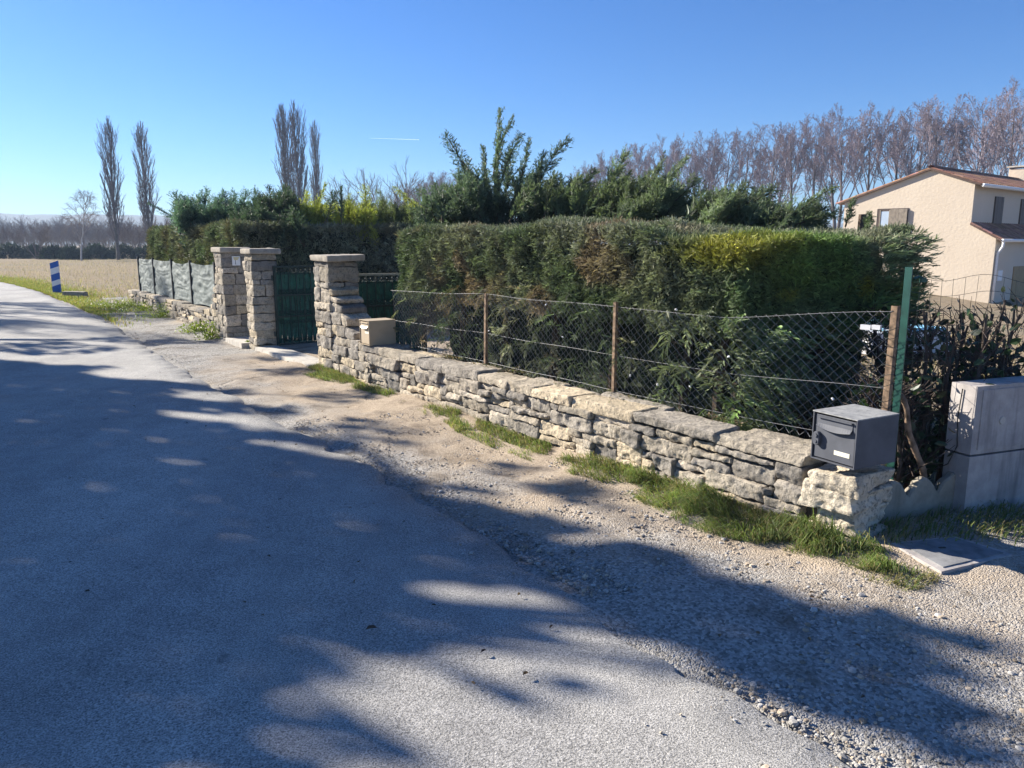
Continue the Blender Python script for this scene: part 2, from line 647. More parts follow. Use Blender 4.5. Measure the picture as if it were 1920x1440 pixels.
tag(road, 'narrow worn grey asphalt lane beside the stone wall', 'road', kind='structure')

# gravel verge between the lane and the wall, running on round the corner and up to the gate
ss = np.concatenate([np.arange(-9, 14, 0.055), np.arange(14, 24, 0.15)])
nn = np.linspace(0, 1, 50)
left = np.stack([np.interp(ss, *(lambda a: (a[0], a[1]))((lambda e: (np.sort(st_of(e[:, 0], e[:, 1])[0]), st_of(e[:, 0], e[:, 1])[1][np.argsort(st_of(e[:, 0], e[:, 1])[0])]))(E)))], -1)[:, 0] - 0.5
right_t = np.where(ss < 3, 0.45 + 1.75 * np.clip((1.2 - ss) / 1.6, 0, 1) ** 1.5, 0.45 + 6.5 * np.clip(np.minimum(ss - 7.3, 11.4 - ss) / 0.25, 0, 1))
S2 = ss[:, None] + 0 * nn
T2 = left[:, None] + (right_t - left)[:, None] * nn[None]
q = PST(np.stack([S2, T2, S2 * 0], -1))
edge_d = T2 - left[:, None] - 0.5
z = 0.006 + 0.03 * fbm(np.stack([q[..., 0] * 0.9, q[..., 1] * 0.9, q[..., 0] * 0], -1), 3, 21) + 0.008 * fbm(q * 9, 2, 31)
z = np.where(edge_d < 0.35, z - 0.025 * (1 - np.clip(edge_d / 0.35, 0, 1)), z)
z = z + 0.03 * np.clip((T2 + 0.35) / 0.35, 0, 1)
q[..., 2] = z
tan_f = np.clip(0.30 + 0.55 * np.clip(edge_d / 1.3, 0, 1) - 0.38 * np.clip((1.4 - S2) / 2.0, 0, 1) - 0.45 * np.clip((S2 - 8.2) / 2.5, 0, 1), 0, 1)
idx = np.arange(S2.size).reshape(S2.shape)
mb = MB()
mb.add(q.reshape(-1, 3), np.stack([idx[:-1, :-1], idx[:-1, 1:], idx[1:, 1:], idx[1:, :-1]], -1).reshape(-1, 4), np.repeat(tan_f.reshape(-1, 1), 3, 1))
verge = mb.build('verge', M['gravel'], smooth=True)
tag(verge, 'tan gravel verge between the asphalt and the stone wall', 'gravel verge', kind='structure')


def verge_z(X, Y):
    p = np.stack([X, Y, X * 0], -1)
    s, t = st_of(X, Y)
    return 0.006 + 0.03 * fbm(p * 0.9, 3, 21) + 0.03 * np.clip((t + 0.35) / 0.35, 0, 1)


# ---------------------------------------------------------------- stones
def block(mb, c8, res, r, amp, col, seed, chip=1.0):
    """rounded rough stone filling the hexahedron c8[i][j][k] (2x2x2 corners)"""
    c8 = np.asarray(c8, float).reshape(2, 2, 2, 3)
    e = [c8[1].mean((0, 1)) - c8[0].mean((0, 1)), c8[:, 1].mean((0, 1)) - c8[:, 0].mean((0, 1)), c8[:, :, 1].mean((0, 1)) - c8[:, :, 0].mean((0, 1))]
    L = np.array([np.linalg.norm(q) for q in e])
    half = L / 2
    r = min(r, half.min() * 0.8)
    n = np.maximum(2, np.ceil(L / res).astype(int))
    for a in range(3):
        b_, c_ = (a + 1) % 3, (a + 2) % 3
        gb, gc = np.meshgrid(np.linspace(-1, 1, n[b_] + 1), np.linspace(-1, 1, n[c_] + 1), indexing='ij')
        for sgn in (-1, 1):
            u = np.empty(gb.shape + (3,))
            u[..., a], u[..., b_], u[..., c_] = sgn, gb, gc
            p = u * half
            inn = np.clip(p, -(half - r), half - r)
            d = nrm(p - inn)
            p = inn + r * d
            w = (p / half + 1) / 2
            out = 0
            for i in (0, 1):
                for j in (0, 1):
                    for k in (0, 1):
                        out = out + ((w[..., 0] if i else 1 - w[..., 0]) * (w[..., 1] if j else 1 - w[..., 1]) * (w[..., 2] if k else 1 - w[..., 2]))[..., None] * c8[i, j, k]
            dw = sum(d[..., k:k + 1] * e[k] / L[k] for k in range(3))
            oz = out * np.array([1.0, 1.0, 1.7])
            h = amp * (0.55 * vnoise(oz * 6 + seed, 1) + 0.8 * (0.4 - np.abs(vnoise(oz * 11 + seed, 2))) * chip + 0.42 * (0.4 - np.abs(vnoise(oz * 25 + seed, 5))) * chip + 0.12 * vnoise(oz * 70, 3))
            out = out + dw * h[..., None]
            idx = np.arange(gb.size).reshape(gb.shape)
            f = np.stack([idx[:-1, :-1], idx[1:, :-1], idx[1:, 1:], idx[:-1, 1:]], -1).reshape(-1, 4)
            if sgn < 0:
                f = f[:, ::-1]
            mb.add(out.reshape(-1, 3), f, col)


def rbox(mb, o, ax, ay, az, r=0.006):
    """box with softened edges"""
    c = np.zeros((2, 2, 2, 3))
    for i in (0, 1):
        for j in (0, 1):
            for k in (0, 1):
                c[i, j, k] = o + i * ax + j * ay + k * az
    block(mb, c, 1.0, r, 0.0, (1, 1, 1), 0)


TONES = [(0.45, 0.40, 0.33), (0.39, 0.35, 0.295), (0.31, 0.285, 0.255), (0.48, 0.41, 0.31), (0.23, 0.215, 0.20), (0.43, 0.385, 0.33), (0.34, 0.305, 0.255), (0.27, 0.25, 0.23)]


def tone(k=None):
    c = np.array(random.choice(TONES if k is None else TONES[:k]))
    return c * random.uniform(0.9, 1.35) * np.array((1.0, 0.97, 0.905))


def hexa(s0, s1, t0, t1, z0, z1, jit=0.0, topslope=0.0):
    c = np.zeros((2, 2, 2, 3))
    for i, s in enumerate((s0, s1)):
        for j, t in enumerate((t0, t1)):
            for k, z_ in enumerate((z0, z1)):
                c[i, j, k] = P(s + random.uniform(-jit, jit), t + random.uniform(-jit, jit), z_ + random.uniform(-jit, jit) + (topslope * (1 if i else -1) if k else 0))
    return c


def rubble(s0, s1, z0, z1, unit_s, unit_z, wr, seed):
    """random coursed rectangles filling a face"""
    rd = random.Random(seed)
    ns, nz = int(round((s1 - s0) / unit_s)), int(round((z1 - z0) / unit_z))
    occ = np.zeros((ns, nz), bool)
    out = []
    for k in range(nz):
        for i in range(ns):
            if occ[i, k]:
                continue
            h = rd.choices((1, 2, 3), (0.42, 0.47, 0.11))[0]
            w = rd.randint(*wr) if h < 3 else rd.randint(2, 4)
            h = min(h, nz - k)
            ww = 0
            while ww < w and i + ww < ns and not occ[i + ww, k]:
                ww += 1
            if ww == 1 and rd.random() < 0.5:
                h = 1
            while h > 1 and occ[i:i + ww, k + h - 1].any():
                h -= 1
            occ[i:i + ww, k:k + h] = True
            out.append((s0 + i * (s1 - s0) / ns, s0 + (i + ww) * (s1 - s0) / ns, z0 + k * (z1 - z0) / nz, z0 + (k + h) * (z1 - z0) / nz))
    return out


def wall_run(mb, core, s0, s1, top, res, seed, tmin=0.0, tmax=0.36, corner=None):
    random.seed(seed)
    zt = top - 0.082
    for (a, b_, c, d) in rubble(s0, s1, -0.07, zt, 0.065, 0.056, (3, 8), seed):
        gap = random.uniform(0.005, 0.010)
        pr = random.uniform(-0.028, 0.022)
        h8 = hexa(a + gap, b_ - gap, tmin + pr, tmin + 0.17, c + gap * 0.8, d - gap * 0.8, 0.007)
        h8[:, 0] += (np.array([random.uniform(-1, 1) for _ in range(4)]).reshape(2, 2, 1) * 0.016) * np.array([I0[0], I0[1], 0])
        block(mb, h8, res, random.uniform(0.007, 0.010), 0.0145, tone(), random.uniform(0, 90), 1.6)
    s = s0
    while s < s1 - 0.05:
        L = min(random.uniform(0.28, 0.75), s1 - s)
        if s1 - s - L < 0.15:
            L = s1 - s
        th = random.uniform(0.072, 0.090)
        pr = random.uniform(-0.03, 0.01)
        dz = random.uniform(-0.008, 0.006)
        tsplit = random.uniform(0.18, 0.26)
        block(mb, hexa(s + 0.004, s + L - 0.004, tmin + pr, tmin + tsplit, zt + dz + 0.004, zt + th + dz, 0.012), res, random.uniform(0.007, 0.012), 0.013, tone() * 1.08, random.uniform(0, 90))
        block(mb, hexa(s + 0.004 + random.uniform(-0.08, 0.08), s + L + random.uniform(-0.08, 0.08), tmin + tsplit + 0.004, tmax, zt + dz, zt + th + dz + random.uniform(-0.02, 0.004), 0.012), res * 1.3, 0.02, 0.012, tone() * 1.05, random.uniform(0, 90))
        s += L
    core.box(P(s0 + 0.03, tmin + 0.06, -0.1), (P(s1 - 0.03, 0) - P(s0 + 0.03, 0)), P(0, tmax - tmin - 0.09) - P(0, 0), (0, 0, zt + 0.085))


# near wall, from the corner by the dark letterbox to the gate pillar
wall = thing('stone_wall', P(3.5, 0.18), 'low dry stone wall of rough pale blocks running from the black letterbox to the gate', 'wall')
mb, core = MB(), MB()
wall_run(mb, core, 0.30, 3.2, 0.47, 0.0105, 7)
wall_run(mb, core, 3.2, 6.12, 0.475, 0.015, 17)
random.seed(3)
# the broken end: a stack of long quoins
zc = -0.08
for k, (h, s_in, pr, t1) in enumerate([(0.155, 0.27, -0.02, 0.30), (0.115, 0.20, 0.01, 0.36), (0.125, 0.30, -0.035, 0.37), (0.088, 0.26, -0.01, 0.38)]):
    block(mb, hexa(-0.02 + 0.02 * (k % 2) - 0.02 * (k == 3), s_in, pr, t1, zc, zc + h - 0.008, 0.022), 0.010, 0.008, 0.017, np.array((0.60, 0.52, 0.40)) * random.uniform(0.92, 1.1), 13 * k, 1.4)
    zc += h
core.box(P(0.05, 0.05, -0.1), P(0.32, 0) - P(0.05, 0), P(0, 0.27) - P(0, 0), (0, 0, 0.44))
wst = mb.build('stonework', M['stone'], wall, smooth=True)
core.build('earth_core', M['mortar'], wall)


def pillar(name, s0, s1, t0, t1, h, res, label, seed, cap=(0.075, 0.078), ramp_fn=None, ramp_span=None):
    random.seed(seed)
    root = thing(name, P((s0 + s1) / 2, (t0 + t1) / 2), label, 'gate pillar', 'stone gate pillars')
    mb = MB()
    z = -0.08
    k = 0
    while z < h - cap[1] - 0.02:
        hh = min(random.choice((0.07, 0.10, 0.13, 0.16, 0.19)), h - cap[1] - z)
        if h - cap[1] - z - hh < 0.05:
            hh = h - cap[1] - z
        ms = s0 + (s1 - s0) * random.uniform(0.35, 0.65)
        mt = t0 + (t1 - t0) * random.uniform(0.3, 0.7)
        cuts = [((s0, ms, t0, t1), (ms, s1, t0, t1)), ((s0, s1, t0, mt), (s0, s1, mt, t1)), ((s0, ms, t0, mt), (ms, s1, t0, mt), (s0, s1, mt, t1)),
                ((s0, s1, t0, t1),)][random.choices((0, 1, 2, 3), (0.38, 0.2, 0.3, 0.12))[0]]
        for (a, b_, c, d) in cuts:
            p1, p2 = random.uniform(-0.016, 0.012), random.uniform(-0.012, 0.01)
            block(mb, hexa(a + 0.005 + (p2 if a == s0 else 0), b_ - 0.005, c + 0.005 + (p1 if c == t0 else 0), d - 0.005, z + 0.005, z + hh - 0.006, 0.006), res, 0.010, 0.019, tone() * 1.02, random.uniform(0, 90), 1.4)
        z += hh
    if ramp_fn:
        zz = -0.06
        ra, rb = ramp_span
        while zz < max(ramp_fn(ra), ramp_fn(rb)) - 0.03:
            hh = random.uniform(0.08, 0.16)
            zm = zz + hh * 0.5
            xs = np.linspace(ra, rb, 80)
            ok = [x for x in xs if ramp_fn(x) > zm]
            if not ok:
                break
            a, b_ = (min(ok), max(ok))
            x = a
            while x < b_ - 0.03:
                L = min(random.uniform(0.12, 0.34), b_ - x)
                if b_ - x - L < 0.08:
                    L = b_ - x
                h8 = hexa(x + 0.005, x + L - 0.005, t0 + random.uniform(0.0, 0.03), t0 + 0.36, zz + 0.004, zz + hh - 0.006, 0.008)
                for i, xx in enumerate((x, x + L)):       # the sloping head of the ramp
                    zl = max(zz + 0.015, min(zz + hh - 0.006, ramp_fn(xx)))
                    h8[i, :, 1, 2] = zl
                block(mb, h8, res, 0.010, 0.015, tone(), random.uniform(0, 90), 1.4)
                x += L
            zz += hh
    mb.build('stonework', M['stone'], root, smooth=True)
    cpb = MB()
    block(cpb, hexa(s0 - cap[0], s1 + cap[0] * 0.5, t0 - cap[0] * 0.5, t1 + cap[0] * (1.0 if ramp_fn else 0.6), h - cap[1], h, 0.006), 0.02, 0.014, 0.006, (1, 1, 1), seed)
    cpb.build('cap', M['capstone'], root, smooth=True)
    return root


def ramp_near(x):
    f = np.clip((x - 6.16) / (7.08 - 6.16), 0, 1)
    return 0.46 + 0.72 * f ** 1.35


pil3 = pillar('gate_pillar', 7.06, 7.54, 0.0, 0.40, 1.50, 0.02, 'right stone gate pillar whose shoulder slopes down to the wall with the beige letterbox', 31, ramp_fn=ramp_near, ramp_span=(6.12, 7.08))
pil2 = pillar('gate_pillar', 9.80, 10.18, -0.095, 0.30, 1.565, 0.024, 'middle stone pillar that carries the green gate leaf', 41)
pil1 = pillar('gate_pillar', 11.10, 11.56, -0.17, 0.22, 1.575, 0.026, 'far stone pillar with a small white trail sign on it', 57,
              ramp_fn=lambda x: 0.42 + 0.75 * np.clip((12.35 - x) / 0.8, 0, 1) ** 1.4, ramp_span=(11.54, 12.38))
# trail sign: white plate, yellow converging bars over a thin black stem
sg = thing('trail_sign', P(11.085, 0.05, 1.36), 'small white trail sign with yellow bars and a black line on the far pillar', 'sign')
mb = MB()
sf, ct = 11.068, 0.055
def signbox(mb, t0, t1, z0, z1, d):
    mb.box(P(sf - d, t0, z0), P(0, t1 - t0) - P(0, 0), P(0.004, 0) - P(0, 0), (0, 0, z1 - z0))
mb.box(P(sf, ct - 0.065, 1.28), P(0, 0.13) - P(0, 0), P(0.012, 0) - P(0, 0), (0, 0, 0.15))
mb.build('plate', M['white'], sg)
mb = MB()
for (w0, w1, zz) in ((-0.045, 0.048, 1.405), (-0.042, 0.038, 1.388), (-0.036, 0.026, 1.371)):
    signbox(mb, ct + w0, ct + w1, zz, zz + 0.009, 0.003)
mb.build('yellow_bars', M['yellow'], sg)
mb = MB()
signbox(mb, ct - 0.018, ct - 0.011, 1.295, 1.366, 0.003)
mb.build('black_line', M['black'], sg)

# far wall beyond the pillars
fw = thing('stone_wall', P(16.5, 0.15), 'far low stone wall under the draped net and hedge', 'wall')
mb, core = MB(), MB()
wall_run(mb, core, 12.36, 20.6, 0.42, 0.028, 23, -0.02, 0.34)
mb.build('stonework', M['stone'], fw, smooth=True)
core.build('earth_core', M['mortar'], fw)

# concrete sills of the two openings
mb = MB()
rbox(mb, P(7.56, -0.13, -0.05), P(2.23, 0) - P(0, 0), P(0, 0.36) - P(0, 0), np.array([0, 0, 0.118]), 0.02)
sill = mb.build('threshold_slab', M['slab'], origin=P(8.6, 0))
tag(sill, 'pale concrete threshold on the ground between the main gate pillars', 'threshold')
mb = MB()
mb.box(P(10.21, -0.2, -0.05), P(0.88, 0) - P(0, 0), P(0, 0.4) - P(0, 0), (0, 0, 0.13))
sill2 = mb.build('threshold_slab', M['slab'], origin=P(10.6, 0))
tag(sill2, 'narrow pale doorstep between the two left pillars', 'threshold')

# ---------------------------------------------------------------- gates
def spiral(c, r, turns, ax1, ax2, flip=1, n=22):
    a = np.linspace(0, turns * 2 * math.pi, n)
    rr = r * (1 - 0.72 * a / a[-1])
    return c + (rr * np.cos(a))[:, None] * ax1 + flip * (rr * np.sin(a))[:, None] * ax2


def gate_leaf(hinge, dirv, width, z0, z1, label, bleached_top):
    root = thing('gate_leaf', hinge, label, 'gate', 'green iron gate leaves')
    d = np.array([dirv[0], dirv[1], 0.0])
    n = np.array([-dirv[1], dirv[0], 0.0])
    up = np.array([0, 0, 1.0])
    o = np.array(hinge)
    H = z1 - z0
    fr = MB()
    for (a, h0, h1) in ((0, z0, z1), (width - 0.035, z0, z1)):
        fr.box(o + d * a + up * h0 - n * 0.018, d * 0.035, n * 0.036, up * (h1 - h0))
    for h0 in (z0 + 0.002, z0 + 0.35 * H, z0 + 0.62 * H):
        fr.box(o + d * 0.035 + up * h0 - n * 0.014, d * (width - 0.07), n * 0.028, up * 0.026)
    fr.build('frame', M['gate_metal'], root)
    tr = MB()
    tr.box(o + d * 0.035 + up * (z1 - 0.03) - n * 0.016, d * (width - 0.07), n * 0.032, up * 0.028)
    tr.build('top_rail', M['bleached'] if bleached_top else M['gate_metal'], root)
    sh = MB()
    nxx = 34
    for k in range(nxx):
        a0 = 0.035 + (width - 0.07) * k / nxx
        a1 = 0.035 + (width - 0.07) * (k + 1) / nxx
        off = 0.008 * math.sin(k * 2.2)
        sh.box(o + d * a0 + up * (z0 + 0.03) + n * (0.022 + off), d * (a1 - a0), n * 0.003, up * (H - 0.13))
    sh.build('screen_sheet', M['gate_sheet'], root)
    bars = MB()
    nb = 9
    for k in range(1, nb):
        a = width * k / nb
        for sgn in (-1, 1):
            for fz in (0.06, 0.41, 0.68):
                c0 = o + d * (a + sgn * 0.032) + up * (z0 + H * fz)
                bars.tube(spiral(c0, 0.033, 1.3, -sgn * d, up), 0.0045, 4)
                c1 = o + d * (a + sgn * 0.032) + up * (z0 + H * (fz + 0.235))
                bars.tube(spiral(c1, 0.033, 1.3, -sgn * d, -up), 0.0045, 4)
        bars.tube([o + d * a + up * (z0 + 0.02), o + d * a + up * (z1 - 0.03)], 0.0065, 4)
    nb = 13
    for k in range(nb):
        a = 0.05 + (width - 0.1) * (k + 0.5) / nb
        bars.tube(spiral(o + d * a + up * (z1 - 0.075), 0.028, 1.4, d, up), 0.005, 4)
    for k in range(nb):
        a = 0.05 + (width - 0.1) * (k + 0.5) / nb
        bars.tube([o + d * a + up * (z0 + 0.36 * H), o + d * (a + 0.02) + up * (z0 + 0.5 * H), o + d * a + up * (z0 + 0.62 * H)], 0.005, 4)
    bars.build('scrollwork', M['gate_metal'], root)
    for fz in (0.15, 0.85):
        hg = MB()
        hg.tube([o - d * 0.02 + up * (z0 + H * fz - 0.04), o - d * 0.02 + up * (z0 + H * fz + 0.04)], 0.016, 8)
        hg.build('hinge', M['gate_metal'], root)
    return root


gate_leaf(P(9.755, 0.22, 0), I0 / 1.0, 1.08, 0.06, 1.30, 'left gate leaf of dark green scrolled iron, swung open from the middle pillar', False)
gate_leaf(P(7.48, 0.46, 0), nrm(I0 - 0.10 * W0), 1.10, 0.05, 1.245, 'right green gate leaf with bleached top rail behind the beige letterbox', True)

# ---------------------------------------------------------------- letterboxes
def letterbox(o, fx, dp, w, dlen, h, body_m, top_m, label, black):
    """o: front lower left corner seen from the road, fx along the front, dp to the back"""
    up = np.array([0, 0, 1.0])
    fx, dp = np.array([*fx, 0.0]), np.array([*dp, 0.0])
    root = thing('letterbox', o + fx * w / 2 + dp * dlen / 2, label, 'letterbox')
    mb = MB()
    mb.box(o, fx * w, dp * dlen, up * 0.006)                                    # bottom
    mb.box(o + up * 0.006, fx * 0.006, dp * dlen, up * (h - 0.012))             # left side
    mb.box(o + fx * (w - 0.006) + up * 0.006, fx * 0.006, dp * dlen, up * (h - 0.012))
    mb.box(o + fx * 0.006 + up * 0.006 + dp * (dlen - 0.006), fx * (w - 0.012), dp * 0.006, up * (h - 0.012))
    mb.build('body', body_m, root)
    mb = MB()
    mb.box(o + up * (h - 0.006) - dp * 0.004 - fx * 0.002, fx * (w + 0.004), dp * (dlen + 0.004), up * 0.006)
    mb.build('lid', top_m, root)
    dm = MB()
    di = 0.014
    dm.box(o + fx * di + up * di + dp * 0.008, fx * (w - 2 * di), dp * 0.01, up * (h - 2 * di - 0.004))
    door = dm.build('door', body_m, root)
    fl = MB()
    fw_, x0, z1 = w * 0.78, w * 0.11, h * 0.90
    z0 = h * 0.71
    fl.box(o + fx * x0 + up * (z1 - 0.006) - dp * 0.006, fx * fw_, dp * 0.0135, up * 0.008)
    nq = 14
    for k in range(nq):                                                         # flap with a bowed lower lip
        a, b_ = k / nq, (k + 1) / nq
        bow = lambda q: 0.016 * math.sin(math.pi * q) + 0.006 * q
        l0, l1 = z0 - bow(a), z0 - bow(b_)
        pts = []
        for q, l in ((a, l0), (b_, l1)):
            base = o + fx * (x0 + fw_ * q)
            pts += [base + up * (z1 - 0.008) + dp * 0.0065, base + up * (z0 + 0.014) + dp * 0.003, base + up * (l + 0.002) - dp * 0.014, base + up * l - dp * 0.011, base + up * (z0 + 0.004) + dp * 0.0068]
        fl.add(pts, [(0, 1, 6, 5), (1, 2, 7, 6), (2, 3, 8, 7), (3, 4, 9, 8)])
    fl.build('flap', body_m, door)
    if black:
        lk = MB()
        cx = o + fx * w * 0.135 + up * h * 0.445
        th = np.linspace(0, 2 * math.pi, 24, endpoint=False)
        prof = [(1.0, 0.008), (1.0, -0.012), (0.86, -0.016)]
        ringv = []
        for (sc1, dd) in prof:
            for a in th:
                ringv.append(cx + fx * 0.021 * sc1 * math.cos(a) + up * ((0.021 * math.sin(a)) * sc1 + (0.018 if math.sin(a) > 0 else -0.018)) + dp * dd)
        f = []
        for r_ in range(2):
            for k in range(24):
                f.append((r_ * 24 + k, r_ * 24 + (k + 1) % 24, (r_ + 1) * 24 + (k + 1) % 24, (r_ + 1) * 24 + k))
        lk.add(ringv, f)
        lk.f.append(np.array([[48, 48 + k + 1, 48 + k + 2] for k in range(22)]) + 0)
        lk.tube([cx + up * 0.018 - dp * 0.015, cx + up * 0.018 - dp * 0.022], 0.011, 12)
        lk.tube([cx - up * 0.016 - dp * 0.015, cx - up * 0.016 - dp * 0.020], 0.009, 12)
        lk.build('lock', M['dark_metal'], door)
    pl = MB()
    pw, ph = (0.098, 0.024) if black else (0.10, 0.026)
    pz = 0.19 if black else 0.46
    pc = o + fx * (w * 0.52) + up * (h * pz)
    pl.box(pc + dp * 0.0055, fx * pw, dp * 0.003, up * ph)
    np_ = pl.build('name_plate', M['paper'], door)
    return root


fdir = np.array([0.474, -0.88])      # along the black box's front, left to right
bdir = np.array([0.88, 0.474])
o_b = np.array([1.672, 4.165, 0.468])
letterbox(o_b, fdir, bdir, 0.283, 0.335, 0.272, M['dark_metal'], M['dusty'], 'black metal letterbox with dusty lid on the near end of the stone wall', True)
letterbox(P(6.16, -0.02, 0.488), -W0, I0, 0.25, 0.34, 0.285, M['tan_metal'], M['tan_metal'], 'beige metal letterbox on the wall below the right gate pillar', False)

# ---------------------------------------------------------------- chain link fence
fence = thing('chain_link_fence', P(3.0, 0.33, 0.4), 'galvanised chain link fence with rusty posts standing on the near stone wall', 'fence')
mb = MB()
FA, FB = 0.12, 6.05
def ftop(s):
    return 1.165 + 0.005 * np.sin(s * 3.4) + 0.12 * np.clip((1.2 - s) / 1.2, 0, 1) - 0.03 * np.clip((s - 4), 0, 2)
def ft(s):
    return 0.345 + 0.12 * np.clip((1.6 - s) / 1.5, 0, 1)
pw = 0.036
zs = np.arange(0, 25)
N = int((FB - FA) / pw)
allp = []
for k in range(N):
    for par in (0,):
        s_ = FA + k * pw + np.where((zs + k) % 2 == 0, 0.0, pw)
        zt = ftop(s_)
        z_ = 0.455 + (zt - 0.455) * zs / 24.0
        sag = 0.02 * np.sin(s_ * 2.1 + 1) * np.sin(zs / 24 * math.pi)
        tt = ft(s_) + sag + np.where(zs % 2 == 0, 0.003, -0.003) * (1 if k % 2 else -1)
        allp.append(PST(np.stack([s_, tt, z_], -1)))
mb.tubes(np.array(allp), np.full((N, 25), 0.0017), 3)
mb.build('mesh', M['wire'], fence)
wr = MB()
for fz in (0.0, 0.42, 0.99):
    s_ = np.linspace(FA, FB, 60)
    z_ = 0.50 + (ftop(s_) - 0.50) * fz + 0.003 * np.sin(s_ * 5)
    wr.tube(PST(np.stack([s_, ft(s_) - 0.002, z_], -1)), 0.0012, 4)
wr.build('strand_wire', M['wire'], fence)
for (s_, h, lean) in ((4.045, 1.17, 0.01), (2.225, 1.20, 0.0)):
    mb = MB()
    o = P(s_, 0.325, 0.40)
    e1, e2 = P(0.028, 0) - P(0, 0), P(0, 0.028) - P(0, 0)
    up = np.array([lean, 0, h - 0.40])
    mb.box(o, e1, e2 * 0.15, up)                                 # angle iron: two flanges
    mb.box(o + e2 * 0.15, e1 * 0.15, e2 * 0.85, up)
    mb.build('post', M['rust'], fence)
mb = MB()
o = P(0.10, 0.455, 0.0)
e1, e2 = P(0.036, 0) - P(0, 0), P(0, 0.036) - P(0, 0)
mb.box(o, e1, e2 * 0.15, (0.01, 0, 1.30))
mb.box(o + e2 * 0.15, e1 * 0.15, e2 * 0.85, (0.01, 0, 1.30))
mb.build('end_post', M['rust'], fence)
tn = MB()
c = P(0.235, 0.45, 1.165)
tn.box(c - 0.012 * np.array([0, 0, 1]), P(0.062, 0) - P(0, 0), P(0, 0.024) - P(0, 0), (0, 0, 0.028))
tn.box(c + P(-0.058, 0) - P(0, 0) - np.array([0, 0, 0.006]), P(0.05, 0) - P(0, 0), P(0, 0.02) - P(0, 0), (0, 0, 0.026))
tn.tube([c + np.array([0, 0, 0.006]), P(0.12, 0.47, 1.16)], 0.003, 5)
tn.build('wire_tensioner', M['pool'], fence)
# coil of tie wire round the end post
for k in range(9):
    tw = MB()
    zc_ = 0.72 + k * 0.058 + random.uniform(-0.015, 0.015)
    a = np.linspace(0, 2 * math.pi, 16)
    rr = 0.034 + 0.008 * np.sin(a * 2 + k)
    cc = P(0.118, 0.47, zc_)
    tw.tube(np.stack([cc[0] + rr * np.cos(a), cc[1] + rr * np.sin(a), cc[2] + 0.012 * np.sin(a + k)], -1), 0.0018, 4)
    tw.build('tie_wire', M['green_wire'], fence)

# snail shells clinging to the mesh
sh0 = None
for (x, y) in ((1024, 571), (1055, 632), (1182, 704), (1233, 721), (1268, 581), (1294, 725), (1366, 669), (1561, 748), (917, 620)):
    # on the fence plane t = 0.335
    d = ray(x, y)
    k = (I0 @ A0 + 0.330) / (I0 @ d[:2])
    p = np.array([d[0] * k, d[1] * k, CAM_Z + d[2] * k])
    if sh0 is None:
        mb = MB()
        pts, rad = [], []
        for q in np.linspace(0, 1, 30):
            a = q * 2.6 * 2 * math.pi
            rr = 0.0095 * (1 - 0.8 * q)
            pts.append([rr * math.cos(a), -0.007 * q, rr * math.sin(a)])
            rad.append(0.0062 * (1 - 0.75 * q))
        mb.tube(pts, rad, 8)
        sh0 = mb.build('snail_shell', M['white'], origin=(0, 0, 0), smooth=True)
        tag(sh0, 'tiny white snail shell clinging to the chain link fence', 'snail shell', 'snail shells on the fence')
        o = sh0
    else:
        o = sh0.copy()
        COL.objects.link(o)
    o.location = p
    o.scale = (0.75,) * 3
    o.rotation_euler = (random.uniform(0, 6), 0.4, random.uniform(0, 6))

# green post with the welded mesh behind the cabinet
gp = thing('welded_mesh_fence', P(0.1, 0.58), 'tall green post with sagging welded wire mesh behind the concrete cabinet', 'fence')
mb = MB()
o = P(0.085, 0.57, 0.0)
mb.box(o, P(0.042, 0) - P(0, 0), (P(0, 0.006) - P(0, 0)), (0.0, 0, 1.515))
mb.box(o + (P(0.017, 0.006) - P(0, 0)), P(0.007, 0) - P(0, 0), (P(0, 0.036) - P(0, 0)), (0.0, 0, 1.515))
mb.build('post', M['green_metal'], gp)
mb = MB()
hd = P(0.085, 0.60, 1.45)
mb.tube([hd, hd + np.array([0.03, 0.0, 0.01]), hd + np.array([0.075, 0.0, -0.012])], 0.008, 6)
mb.box(hd + np.array([0.035, -0.012, -0.02]), (0.03, 0, 0), (0, 0.02, 0), (0, 0, 0.024))
mb.build('tension_clip', M['green_metal'], gp)
mb = MB()
g0 = np.array([2.28, 4.45])
g1 = np.array([4.5, 5.36])
gd = g1 - g0
def mesh_pt(u, z_):
    off = 0.03 * np.sin(u * 9)
    q = g0 + gd * u
    sagz = 1.47 - 0.05 * np.sin(np.minimum(u * 3.0, 1.57)) - 0.02 * np.sin(u * 17)
    return np.array([q[0] - off * 0.3, q[1] + off, sagz * z_ / 1.47])
for k in range(15):
    z_ = 0.10 + 1.37 * k / 14
    mb.tube([mesh_pt(u, z_ + 0.008 * math.sin(u * 23 + k)) for u in np.linspace(0, 1, 40)], 0.0013, 4)
for k in range(25):
    u = k / 24
    mb.tube([mesh_pt(u + 0.002 * math.sin(z_ * 9 + k), z_) for z_ in np.linspace(0.08, 1.47, 8)], 0.0013, 4)
mb.build('wire_mesh', M['green_wire'], gp)

